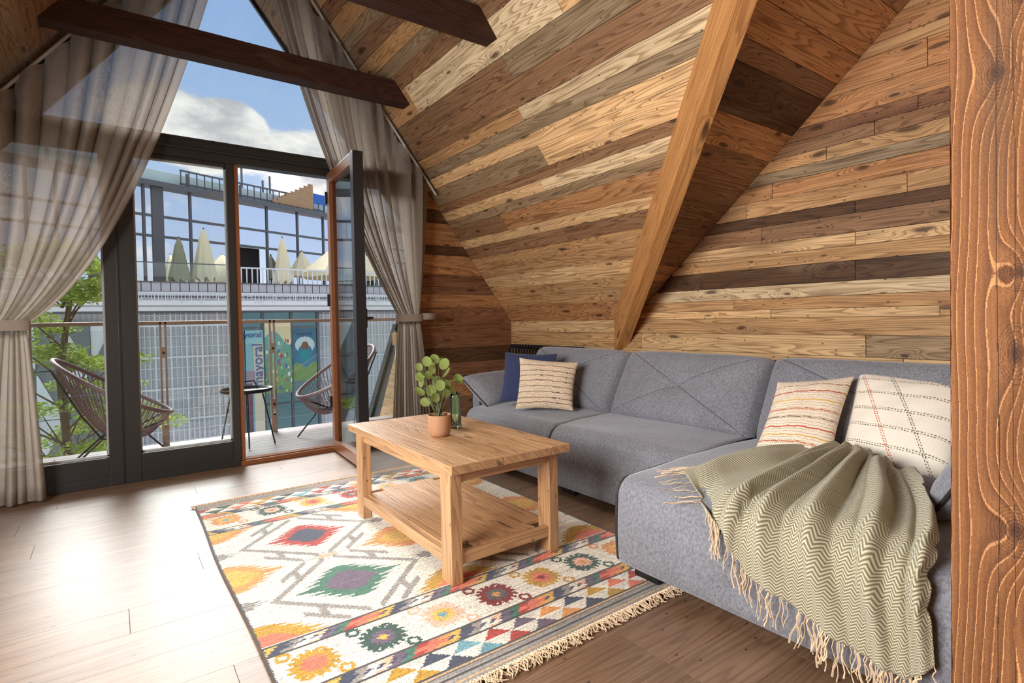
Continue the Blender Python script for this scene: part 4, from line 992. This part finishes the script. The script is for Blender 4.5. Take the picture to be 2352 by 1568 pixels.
def fold_path(p0, p1, z0=.445, t=0):
    """path over the seat from p0 to the front edge and down its face; p1 = (y, z) end on the face, or (x, y, z) on the seat"""
    if len(p1) == 3: return [Vector(p0), (Vector(p0)+Vector(p1))/2+Vector((0, 0, .01)), Vector(p1)]
    y1, z1 = p1; fr = .62+.33*t**2; e = Vector((XF+.075, p0[1]+(y1-p0[1])*fr, z0-.004))
    return [Vector(p0), Vector(p0)*.5+e*.5+Vector((0, 0, .014)), e, Vector((XF+.015, p0[1]+(y1-p0[1])*(fr+(1-fr)*.25), z0-.045)), Vector((XF-.010, p0[1]+(y1-p0[1])*(fr+(1-fr)*.5), z0-.11)), Vector((XF-.012, y1, z1))]
P0t = (2.50, .99, .50)
ends = [(0, (2.0, 1.36, .445)), (.07, (1.80, 1.345, .44)), (.15, (1.1, .398)), (.24, (1.03, .30)), (.33, (.965, .235)), (.44, (.86, .215)), (.55, (.77, .18)), (.66, (.68, .155)), (.78, (.60, .14)), (.88, (.54, .13)), (.94, (.505, .16)), (1.0, (.475, .20))]
starts = [(0, (2.50, 1.13, .455)), (.15, (2.58, 1.09, .47)), (.35, (2.55, 1.03, .49)), (.55, (2.52, .98, .50)), (.75, (2.47, .92, .49)), (1.0, (2.40, .78, .455))]
NU, NV = 260, 150
def interp_list(L, t):
    for (a, p), (b, q) in zip(L, L[1:]):
        if a <= t <= b:
            k = (t-a)/(b-a); return p, q, k
    return L[-1][1], L[-1][1], 0
def path_at(t):
    a, b, k = interp_list(starts, t); s = Vector(a).lerp(Vector(b), k)
    p, q, k2 = interp_list(ends, t)
    def resamp(end):
        pts = fold_path(s, end, t=t); d = [0]
        for i in range(1, len(pts)): d.append(d[-1]+(pts[i]-pts[i-1]).length)
        return pts, d
    A, dA = resamp(p); B, dB = resamp(q)
    out = []
    for j in range(NV+1):
        v = j/NV
        def ev(pts, d):
            x = v*d[-1]
            for i in range(1, len(pts)):
                if x <= d[i]+1e-9: return pts[i-1].lerp(pts[i], (x-d[i-1])/max(1e-9, d[i]-d[i-1]))
            return pts[-1]
        out.append(ev(A, dA).lerp(ev(B, dB), k2))
    L_ = dA[-1]*(1-k2)+dB[-1]*k2
    return out, L_
TH = np.zeros((NV+1, NU+1, 3)); LL = []
for i in range(NU+1):
    o_, l_ = path_at(i/NU); LL.append(l_); TH[:, i, :] = np.array([tuple(p) for p in o_])
# smooth along both directions, then raise radial folds along the surface normal
for _ in range(10): TH[1:-1, 1:-1] = (TH[1:-1, 1:-1]*2+TH[:-2, 1:-1]+TH[2:, 1:-1]+TH[1:-1, :-2]+TH[1:-1, 2:])/6
du = np.gradient(TH, axis=1); dv = np.gradient(TH, axis=0); NN = np.cross(du, dv); NN /= np.linalg.norm(NN, axis=2, keepdims=True)+1e-9
NN = np.where((NN[..., 0:1]*(-.6)+NN[..., 2:3]*.8) < 0, -NN, NN)
tt = np.linspace(0, 1, NU+1)[None, :]; vv = np.linspace(0, 1, NV+1)[:, None]
warp_ = tt+.018*np.sin(vv*5+tt*9)+.01*np.sin(vv*11)
fold = (np.sin(warp_*2*PI*5.3+.6)*.5+.5)**1.6*.050+(np.sin(warp_*2*PI*11+vv*3+1.3)*.5+.5)**1.5*.020+(np.sin(warp_*2*PI*23+vv*6)*.5+.5)*.006
env = np.clip(vv*7, 0, 1)*(.55+.45*np.sin(PI*np.clip(vv, 0, 1)**.8))*(1-.45*np.clip((vv-.8)/.2, 0, 1))
gather = .03*np.exp(-((vv-.06)/.06)**2)*(.5+.5*np.sin(tt*40))
TH = TH+NN*(fold*env+gather+.006)[..., None]
TH[..., 2] += .0
wid = 1.25; Lm = max(LL)
def thpos(U, V):
    i = np.rint(U*NU).astype(int); j = np.rint(V*NV).astype(int); P = TH[j, i]; return P[..., 0], P[..., 1], P[..., 2]
def thuv(U, V):
    l = np.array(LL)[np.rint(U*NU).astype(int)]; return U*wid*(.35+.65*V), V*l
throw = empty('throw_blanket', P0t, label='sage and cream herringbone throw with fringe draped over the chaise', cat='blanket')
cl_o = grid('cloth', NU, NV, thpos, M['throw'], throw, uvf=thuv)
md = cl_o.modifiers.new('t', 'SOLIDIFY'); md.thickness = .004; md.offset = -1
fr = MB(); R_ = random.Random(3)
for i in range(4, NU+1, 1):
    if R_.random() < (.40 if i > 30 else .75):
        p = Vector(TH[NV, i]); l = R_.uniform(.06, .125); top = i < 34
        if i/NU > .88: l *= .35
        d = Vector((-.35, .55, -.5)) if top else Vector((R_.uniform(-.04, .02), R_.uniform(-.22, .22), -1))
        if top and p.z > .40: d = Vector((R_.uniform(-.9, -.3), R_.uniform(.2, .9), -.06))
        d.normalize(); w = R_.uniform(0, 6)
        q = [p]
        for k in range(1, 6): q.append(p+d*l*k/5+Vector((-.004, math.sin(w+k*1.2)*.006, math.cos(w+k*1.7)*.004*(1 if top else 0))))
        r_ = R_.choice([.0013, .0017, .0026]); fr.tube(q, [r_]*5+[r_*1.3], 4)
fr.build('fringe', M['fringe'], throw, kind='stuff')
# ---------------------------------------------------------------- coffee table
ct = empty('coffee_table', (1.37, 2.43, 0), label='solid timber coffee table with lower shelf standing on the patterned rug', cat='coffee table')
TX0, TX1, TY0, TY1, TZ = 1.052, 1.672, 1.862, 3.03, .508
lx0, lx1, ly0, ly1 = 1.07, 1.635, 1.907, 2.957
R_ = random.Random(2); ys = [TY0, TY1]
xc_ = [TX0, TX0+.12, TX0+.25, TX0+.39, TX0+.51, TX1]
for i in range(5):
    o = MB().box((xc_[i]+.0006, TY0, TZ-.036), (xc_[i+1]-.0006, TY1, TZ+R_.uniform(-.0006, .0006)), bev=.003).build('top_board', MWT, ct); wood_uv(o, (0, 1, 0), 7.1*i)
for x in (lx0, lx1-.052):
    for y in (ly0, ly1-.085):
        o = MB().box((x, y, .012), (x+.052, y+.085, TZ-.036), bev=.004).build('leg', MWT, ct); wood_uv(o, (0, 0, 1))
def tbar(a, b, ax, nm='apron'): o = MB().box(a, b, bev=.002).build(nm, MWT, ct); wood_uv(o, ax)
tbar((lx0+.052, ly0+.012, TZ-.086), (lx1-.052, ly0+.034, TZ-.036), (1, 0, 0)); tbar((lx0+.052, ly1-.034, TZ-.086), (lx1-.052, ly1-.012, TZ-.036), (1, 0, 0))
tbar((lx0+.012, ly0+.085, TZ-.080), (lx0+.034, ly1-.085, TZ-.036), (0, 1, 0)); tbar((lx1-.034, ly0+.085, TZ-.080), (lx1-.012, ly1-.085, TZ-.036), (0, 1, 0))
tbar((lx0+.052, ly0+.010, .085), (lx1-.052, ly0+.034, .135), (1, 0, 0), 'shelf_rail'); tbar((lx0+.052, ly1-.034, .085), (lx1-.052, ly1-.010, .135), (1, 0, 0), 'shelf_rail')
tbar((lx0+.004, ly0+.085, .085), (lx0+.030, ly1-.085, .135), (0, 1, 0), 'shelf_rail'); tbar((lx1-.030, ly0+.085, .085), (lx1-.004, ly1-.085, .135), (0, 1, 0), 'shelf_rail')
for i in range(6):
    a = lx0+.052+(lx1-lx0-.104)*i/6 if i else lx0+.03; b = lx0+.052+(lx1-lx0-.104)*(i+1)/6 if i < 5 else lx1-.03
    y_ = (.03 if 0 < i < 5 else .085); o = MB().box((a+.0005, ly0+y_, .128), (b-.0005, ly1-y_, .143), bev=.0012).build('shelf_board', MWT, ct); wood_uv(o, (0, 1, 0), 3.3*i)
# ---------------------------------------------------------------- kilim rug
RX0, RX1, RY0, RY1 = .355, 1.985, 1.372, 3.70
PAL = dict(cream=(232, 224, 208), gry=(150, 144, 138), dgry=(92, 90, 92), red=(176, 62, 54), dred=(128, 34, 34), coral=(222, 118, 92), org=(222, 150, 84), yel=(222, 176, 84), mus=(192, 146, 48), grn=(70, 116, 96), dgrn=(56, 84, 74), pur=(108, 92, 112), navy=(66, 72, 92), pink=(232, 184, 156), blue=(110, 160, 172), dk=(74, 72, 72), tan=(206, 172, 134))
PL = {k: np.array(v)/255. for k, v in PAL.items()}
def rug_col(U, V):
    rn = np.random.RandomState(11)
    X = RX0+(RX1-RX0)*U; Y = RY0+(RY1-RY0)*V
    h = .0065; Yq = np.floor(Y/h)*h
    jag = .004*np.where(np.mod(np.floor(Y/h), 2) < 1, 1, -1)
    X = X+jag*.6
    c = np.ones(U.shape+(3,))*PL['cream']
    def put(m, k): c[m] = PL[k] if isinstance(k, str) else k
    mid = (RY0+RY1)/2; d = np.where(Y < mid, Y-RY0, RY1-Y); far = Y > mid
    d = d*np.where(far, 1.02, 1)
    # end stripes
    s = d < .092
    for k, (a, b, q) in enumerate(((0, .018, 'gry'), (.018, .026, 'tan'), (.026, .048, 'gry'), (.048, .054, 'dk'), (.054, .075, 'gry'), (.075, .092, 'dgry'))): put(s & (d >= a) & (d < b), q)
    put((d > .079) & (d < .088), 'tan')
    # triangle band: two staggered rows of triangles, apex up
    b0, b1 = .092, .205; t = (d >= b0) & (d < b1); tt = (d-b0)/(b1-b0)
    seq = np.array([PL[k] for k in ('blue', 'red', 'pur', 'org', 'navy', 'mus', 'coral', 'red', 'dgrn', 'coral', 'mus', 'navy')])
    for sel, shift, f_ in ((tt >= .5, 0, (tt-.5)*2), (tt < .5, .058, tt*2)):
        n = np.rint((X-.907-shift)/.1175); dx = np.abs(X-.907-shift-n*.1175)
        m = t & sel & (dx < .055*(1-f_)); c[m] = seq[(n.astype(int) % 12)[m]]
    for e in (b0, b1): put((np.abs(d-e) < .004), 'dk')
    # coloured key bands
    for k0, (e0, e1) in enumerate(((.205, .268), (.500, .560))):
        t = (d >= e0+.003) & (d < e1-.003); q = (d-e0)/(e1-e0)
        per = .42; sh = .12*k0+.1; fx = np.mod((X+sh-.05*np.floor(q*4)/4)/per, 1); fi = np.floor(fx*10).astype(int) % 10
        sq = np.array([PL[k] for k in ('red', 'coral', 'org', 'yel', 'navy', 'gry', 'cream', 'pink', 'pur', 'grn')]); c[t] = sq[fi[t]]
        put(t & (np.abs(q-.5) < .13) & (np.mod(fx*10, 1) < .45), 'navy'); put(t & (np.abs(q-.5) < .13) & (fi < 3), 'coral'); put(t & (np.abs(q-.3) < .1) & (fi > 5) & (fi < 8), 'cream')
        for e in (e0, e1): put(np.abs(d-e) < .0045, 'dk')
    # medallion band
    near = [(.481, 'mus', 'coral', 'coral'), (.71, 'dgrn', 'pur', 'yel'), (.942, 'pink', 'yel', 'blue'), (1.178, 'dred', 'dgry', 'org'), (1.405, 'mus', 'coral', 'dred'), (1.636, 'dgrn', 'pink', 'org'), (1.865, 'org', 'yel', 'coral')]
    farm = [(.47, 'org', 'yel', 'blue'), (.706, 'dgrn', 'pink', 'coral'), (.938, 'yel', 'coral', 'red'), (1.18, 'red', 'dgry', 'org'), (1.41, 'pink', 'yel', 'blue'), (1.64, 'blue', 'grn', 'coral'), (1.87, 'org', 'coral', 'yel')]
    for lst, cy in ((near, 1.752), (farm, 3.345)):
        for cx, k1, k2, k3 in lst:
            dx, dy = X-cx, Yq-cy; r = np.hypot(dx, dy*1.02); th = np.arctan2(dy, dx)
            put((r < .058+.026*np.abs(np.sin(th*9))**.8) & (np.abs(dy) < .085), k1)
            for sx_, sy_ in ((1, 1), (1, -1), (-1, 1), (-1, -1)):
                hx, hy = dx-.055*sx_-.02*(-sy_), dy-.068*sy_+.018*sx_
                rh = np.hypot(hx, hy); put((rh < .026) & (rh > .013), k1)
            put(r < .042+.005*np.sin(th*12), k2); put((r < .02) & ((np.abs(dx) < .008) | (np.abs(dy) < .008) | (r < .013)), k3)
    # field
    F0, F1 = .560, 9; fld = (d > .566)
    ymid = 2.535
    def star(cx, cy, a, b, k1, k2, k3=None, only=None):
        dx, dy = X-cx, Yq-cy; st = b/5; j = np.floor(np.abs(dy)/st); off = np.abs(dy)/st-j
        half = a*(1.12-(j+.0)/5.6)-off*.085*np.where(j < 1, 1.3, 1); m = (np.abs(dx) < half) & (np.abs(dy) < b) & fld
        put(m, k1); half2 = a*.52*(1-(np.floor(np.abs(dy)/st*1.8))/6.); put((np.abs(dx) < half2) & (np.abs(dy) < b*.55) & fld, k2)
        if k3: put((np.abs(dx) < a*.2) & (np.abs(dy) < st*1.1) & fld, k3)
    # grey hooked lattice
    for kx in range(-1, 4):
        cx = .77+.75*kx
        for cy in (ymid-.305, ymid+.305):
            ax_, ay_ = np.abs(X-cx), np.abs(Yq-cy); q = ax_/.30+ay_/.30
            m = (q > .93) & (q < 1.05) & (ax_ > .02); put(m & fld, 'gry')
            m = (q > 1.24) & (q < 1.36) & (ax_ > .10) & (ax_ < .235); put(m & fld, 'gry')
            m = (q > 1.05) & (q < 1.24) & (np.abs(ax_-.165) < .014); put(m & fld, 'gry')
    cols = [('red', 'navy'), ('coral', 'yel'), ('blue', 'pur')]
    for kx in range(0, 3):
        cx = .77+.76*kx; k1, k2 = (('grn', 'pur'), ('blue', 'navy'), ('grn', 'org'))[kx]
        star(cx, ymid-.305, .20, .165, k1, k2); k1, k2 = (('red', 'navy'), ('blue', 'gry'), ('coral', 'navy'))[kx]; star(cx, ymid+.30, .18, .165, k1, k2)
    for kx in range(0, 4):
        cx = .385+.76*kx if kx < 1 else (.385, 1.13, 1.88, 2.6)[kx]
        star(cx, ymid, .19, .15, 'org', 'yel'); star(cx, ymid-.61, .22, .16, 'mus', 'coral'); star(cx, ymid+.61, .20, .15, 'org', 'yel')
    for cx in (.77, 1.52):
        star(cx, ymid, .085, .045, 'gry', 'pink')
    for cx, cy in ((.38, ymid+.28), (.38, ymid-.28), (1.13, ymid-.28), (1.13, ymid+.28)): star(cx, cy, .07, .05, 'dgry', 'gry')
    # abrash streaks along the weft
    row = rn.rand(U.shape[0], 1); st_ = rn.rand(U.shape[0], U.shape[1]//14+1).repeat(14, 1)[:, :U.shape[1]]
    c = c*(1+.10*(row[..., None]-.5)+.14*(st_[..., None]-.5)+.12*(rn.rand(*U.shape)[..., None]-.5))
    hg = (rn.rand(*U.shape) < .16)[..., None]; c = np.where(hg, c*.80, c)
    e = (X < RX0+.010) | (X > RX1-.010); c[e] = PL['dk']
    return c
rug = empty('kilim_rug', ((RX0+RX1)/2, (RY0+RY1)/2, 0), label='cream kilim rug with colourful star medallions and knotted fringe under the coffee table', cat='rug')
def rugpos(U, V):
    w = .005*np.sin(V*7+.6)*(1-U)-.002*np.sin(V*13)*(1-U); X = RX0+(RX1-RX0)*U+w-.03*(1-V)*(1-U)**2*0; Y = RY0+(RY1-RY0)*V
    return X, Y, .0105+.0012*np.sin(X*9+Y*3)*np.sin(Y*7)
rg = grid('woven_rug', 400, 500, rugpos, M['vfab'], rug, col=rug_col)
b_ = MB(); 
for k in range(40):
    pass
fr = MB(); R_ = random.Random(6)
def strand(x, y, dy, l):
    w = R_.uniform(0, 6); a = R_.uniform(-.8, .8); q = []
    for k in range(7): t = k/6; q.append((x+a*l*t+.008*math.sin(w+t*6), y+dy*l*t*(1-.2*t), .006+.012*math.sin(PI*min(1, t*1.3))*R_.uniform(.5, 1)))
    fr.tube(q, [.0021]*6+[.0012], 5)
for side, y, dy in ((0, RY0+.004, -1), (1, RY1-.004, 1)):
    x = RX0
    while x < RX1:
        for _ in range(4): strand(x+R_.uniform(-.004, .004), y, dy, R_.uniform(.035, .075) if side == 0 else R_.uniform(.02, .05))
        fr.tube([(x-.004, y, .012), (x+.003, y+dy*.012, .014), (x+.008, y+dy*.004, .010)], .0035, 5)
        x += .0135
fr.build('fringe', M['fringe'], rug, kind='stuff')
# ---------------------------------------------------------------- plant and vase
pc = Vector((1.300, 2.412, TZ+.0008)); 
pot = empty('potted_plant', pc, label='small plant with round green leaves in a beige clay pot on the coffee table', cat='plant')
M['clay'] = mat_plain('beige_clay', rgb(176, 130, 96), .7, var=.06); M['soil'] = mat_plain('dark_soil', rgb(34, 28, 24), .95, var=.3, vs=80)
MB().lathe([(0, 0), (.040, 0), (.047, .004), (.054, .018), (.0565, .040), (.0575, .104), (.0560, .106), (.0535, .104), (.0525, .092)], pc, 40).build('pot', M['clay'], pot, True)
MB().lathe([(0, .092), (.0535, .092)], pc, 24).build('soil', M['soil'], pot)
M['pleaf'] = mat_leaf('jade_leaf', rgb(78, 98, 52), rgb(168, 182, 108)); M['stem'] = mat_plain('stem', rgb(86, 92, 62), .7)
R_ = random.Random(21)
heads = [(_w(px, py, 2.726+dd), s) for px, py, s, dd in ((966, 852, .017, .02), (984, 842, .021, 0), (1000, 836, .022, .02), (1007, 838, .018, .05), (1018, 850, .024, -.02), (972, 872, .019, -.02), (966, 874, .016, .04), (973, 888, .022, .02), (1000, 862, .022, -.03), (994, 860, .020, .03), (1012, 880, .025, .03), (1022, 868, .024, .05), (1028, 878, .021, -.02), (1046, 881, .024, 0), (1010, 898, .022, -.03), (996, 908, .024, 0), (974, 908, .023, -.02), (990, 902, .017, .03), (1026, 896, .024, .04), (988, 930, .022, .02), (1018, 912, .026, .03), (1004, 888, .022, .04), (986, 872, .018, .05), (1006, 922, .020, -.02), (1036, 905, .018, .03), (994, 845, .016, .06), (980, 862, .017, -.04))]
for i, (h, s) in enumerate(heads):
    s *= 1.3
    root_ = pc+Vector((R_.uniform(-.012, .012), R_.uniform(-.012, .012), .092)); midp = root_.lerp(h, .55)+Vector((0, 0, .02))
    MB().tube([root_, midp, h], [.0022, .0018, .0012], 5).build('stem', M['stem'], pot)
    n = Vector((R_.uniform(-.8, .3), R_.uniform(-1, .1), R_.uniform(-.1, .9))).normalized(); d = (h-midp).normalized(); d = (d-n*d.dot(n)).normalized(); w = n.cross(d)
    V_, F_ = [h], []
    for ring in (.5, 1.0):
        for k in range(12):
            t = 2*PI*k/12; V_.append(h+d*(s*(1+math.cos(t)*ring))*.98+w*(s*.88*math.sin(t)*ring)+n*(.25*s*ring*ring)-d*s*(1-ring)*.0)
    c_ = h+d*s; V_[0] = c_
    F_ = [(0, 1+k, 1+(k+1) % 12) for k in range(12)]+[(1+k, 13+k, 13+(k+1) % 12, 1+(k+1) % 12) for k in range(12)]
    MB().add(V_, F_).build('leaf', M['pleaf'], pot, True)
vc = Vector((1.462, 2.535, TZ+.0008))
def mat_green():
    m, T = newmat('green_ribbed_glass')
    fr = T.m('MULTIPLY', T.n('ShaderNodeFresnel', inp={0: 1.5}).outputs[0], 1.2, clamp=True)
    a = T.n('ShaderNodeMixShader', inp={0: .12, 1: T.n('ShaderNodeBsdfTransparent', inp={0: (.92, .98, .92, 1)}).outputs[0], 2: T.n('ShaderNodeBsdfTranslucent', inp={0: rgb(200, 236, 190)}).outputs[0]}).outputs[0]
    T.out(T.n('ShaderNodeMixShader', inp={0: fr, 1: a, 2: T.n('ShaderNodeBsdfGlossy', inp={1: .04}).outputs[0]}).outputs[0]); return m
vs_ = empty('ribbed_vase', vc, label='ribbed pale green glass vase behind the potted plant on the coffee table', cat='vase')
n = 48; V_ = []; prof = [(.001, .001), (.030, .001), (.032, .006), (.029, .09), (.027, .16), (.030, .188), (.0285, .188), (.0255, .16), (.0272, .09), (.029, .014), (.001, .012)]
V_ = [(vc.x+r_*(1+.035*math.cos(16*2*PI*k/n))*math.cos(2*PI*k/n), vc.y+r_*(1+.035*math.cos(16*2*PI*k/n))*math.sin(2*PI*k/n), vc.z+z_) for r_, z_ in prof for k in range(n)]
MB().add(V_, [(i*n+k, i*n+(k+1) % n, (i+1)*n+(k+1) % n, (i+1)*n+k) for i in range(len(prof)-1) for k in range(n)]).build('glass_body', mat_green(), vs_, True)
# ---------------------------------------------------------------- radiator behind the sofa
rad = empty('column_radiator', (3.30, 4.0, .12), label='black column radiator against the timber wall behind the sofa corner', cat='radiator')
y = 3.50
while y < 4.53:
    m_ = MB()
    for x in (3.265, 3.335): m_.tube([(x, y, .14), (x, y, .80)], .011, 8)
    m_.tube([(3.265, y, .80), (3.275, y, .818), (3.325, y, .818), (3.335, y, .80)], .011, 8); m_.tube([(3.265, y, .14), (3.275, y, .125), (3.325, y, .125), (3.335, y, .14)], .011, 8)
    m_.build('column', M['black'], rad, True); y += .046
MB().tube([(3.30, 3.49, .80), (3.30, 4.54, .80)], .012, 8).build('header_pipe', M['black'], rad); MB().tube([(3.30, 3.49, .15), (3.30, 4.54, .15)], .012, 8).build('header_pipe', M['black'], rad)
for y in (3.6, 4.4): MB().box((3.27, y-.015, 0), (3.33, y+.015, .14)).build('foot', M['black'], rad)
# ---------------------------------------------------------------- curtains on the sloping rails
def curtain(nm, lab, inner_top, outer_top, tie, tie_w, bot0, bot1, ycl, nf, seed, inner_mid, zflo):
    """u = 0 outer edge .. 1 inner edge; upper half falls from the sloping rail to the tie-back, lower half hangs from it"""
    root = empty(nm, (tie[0], ycl, zflo), label=lab, cat='curtain', group='taupe linen curtains on the gable window')
    R = np.random.RandomState(seed)
    T0, T1 = np.array(outer_top), np.array(inner_top)
    sgn = 1 if T1[0] < T0[0] else -1      # +1: right-hand curtain
    def pos(U, V):
        vt = .62; a = np.clip(V/vt, 0, 1); b = np.clip((V-vt)/(1-vt), 0, 1)
        tx = T0[0]+(T1[0]-T0[0])*U; tz = T0[1]+(T1[1]-T0[1])*U
        wx = tie[0]+tie_w*(U-.5)*(-sgn); wz = tie[1]+.03*(U-.5)*0
        # quadratic path with a control point that makes inner folds sag
        cx = tx+(wx-tx)*(inner_mid[0]*U+.10*(1-U)); cz = tz+(wz-tz)*(inner_mid[1]*U+.62*(1-U))
        x = (1-a)**2*tx+2*a*(1-a)*cx+a*a*wx; z = (1-a)**2*tz+2*a*(1-a)*cz+a*a*wz
        bx = bot0+(bot1-bot0)*U; s = b**.75
        x = np.where(V > vt, wx+(bx-wx)*s, x); z = np.where(V > vt, wz+(zflo-wz)*b, z)
        amp = np.where(V < vt, .066*(1-a)**.25*(.4+.6*(1-a)**.8)+.014, .012+.045*b**.6)
        ph = U*nf*2*PI+.7*np.sin(U*13)+.5*np.sin(U*5+V*3)
        y = ycl+amp*(np.sin(ph)*(.6+.4*np.sin(ph*.29+V*2)))+.02*np.sin(ph*.37+1.2)*(1-.5*a)
        x = x+amp*.22*np.cos(ph*1.0)
        head = np.exp(-(V/.02)**2); y = y*(1-head*.5)+(ycl+.02*np.sin(U*nf*2*PI*2))*head*.5
        z = z+np.where(V > .97, .012*np.sin(U*nf*4), 0)*0
        return x, y, z
    grid('cloth', 520, 120, lambda U, V: pos(1-U, V) if sgn > 0 else pos(U, V), M['curtain'], root, uvf=lambda U, V: (U*2.6, V*3.4))
    # tie-back
    q = []
    for k in range(28):
        t = 2*PI*k/28; q.append((tie[0]+(tie_w/2+.028)*math.cos(t), ycl+.062*math.sin(t)))
    V_ = [(x, y, tie[1]+.032+(.03 if x > tie[0] else -.0)*sgn*0) for x, y in q]+[(x, y, tie[1]-.032) for x, y in q]
    tb_ = MB().add(V_, [(k, (k+1) % 28, 28+(k+1) % 28, 28+k) for k in range(28)])
    M['tie'] = M.get('tie') or mat_plain('tieback_linen', rgb(170, 158, 148), .9)
    e = tie[0]+sgn*(tie_w/2+.02); tb_.box((min(e, e+sgn*.14), ycl-.012, tie[1]-.018), (max(e, e+sgn*.14), ycl-.002, tie[1]+.040)) if sgn > 0 else None
    tb_.build('tieback', M['tie'], root, True)
YC = 4.46
curtain('linen_curtain', 'taupe sheer linen curtain tied back at the left of the gable window', (.80, 4.20), (-1.05, 1.78), (-.555, 1.10), .24, -.98, -.375, YC, 13, 3, (.52, .86), .02)
curtain('linen_curtain', 'taupe linen curtain tied back at the right, beside the open glazed door', (.94, 4.15), (2.325, 2.335), (2.125, 1.11), .20, 2.335, 1.93, YC, 12, 5, (.24, .50), .02)
for s, lab in ((1, 'slim curtain track along the right roof slope'), (-1, 'slim curtain track along the left roof slope')):
    X_ = lambda x: x if s > 0 else 2*XC-x
    rr_ = empty('curtain_rail', (X_(2.4), YC, 2.2), label=lab, cat='curtain rail')
    o_ = .055
    a = Vector((X_(2.42), YC, KZ+SL*(XR-2.42)-.085)); b = Vector((X_(.92), YC, KZ+SL*(XR-.92)-.085))
    if s < 0: a = Vector((X_(2.8), YC, KZ+SL*(XR-2.8)-.085))
    MB().tube([a, b], .010, 8).build('track', M['bead'] if s > 0 else M['bead'], rr_)
    MB().tube([a+Vector((0, .03, .02)), b+Vector((0, .03, .02))], .007, 6).build('track', M['steel'], rr_)
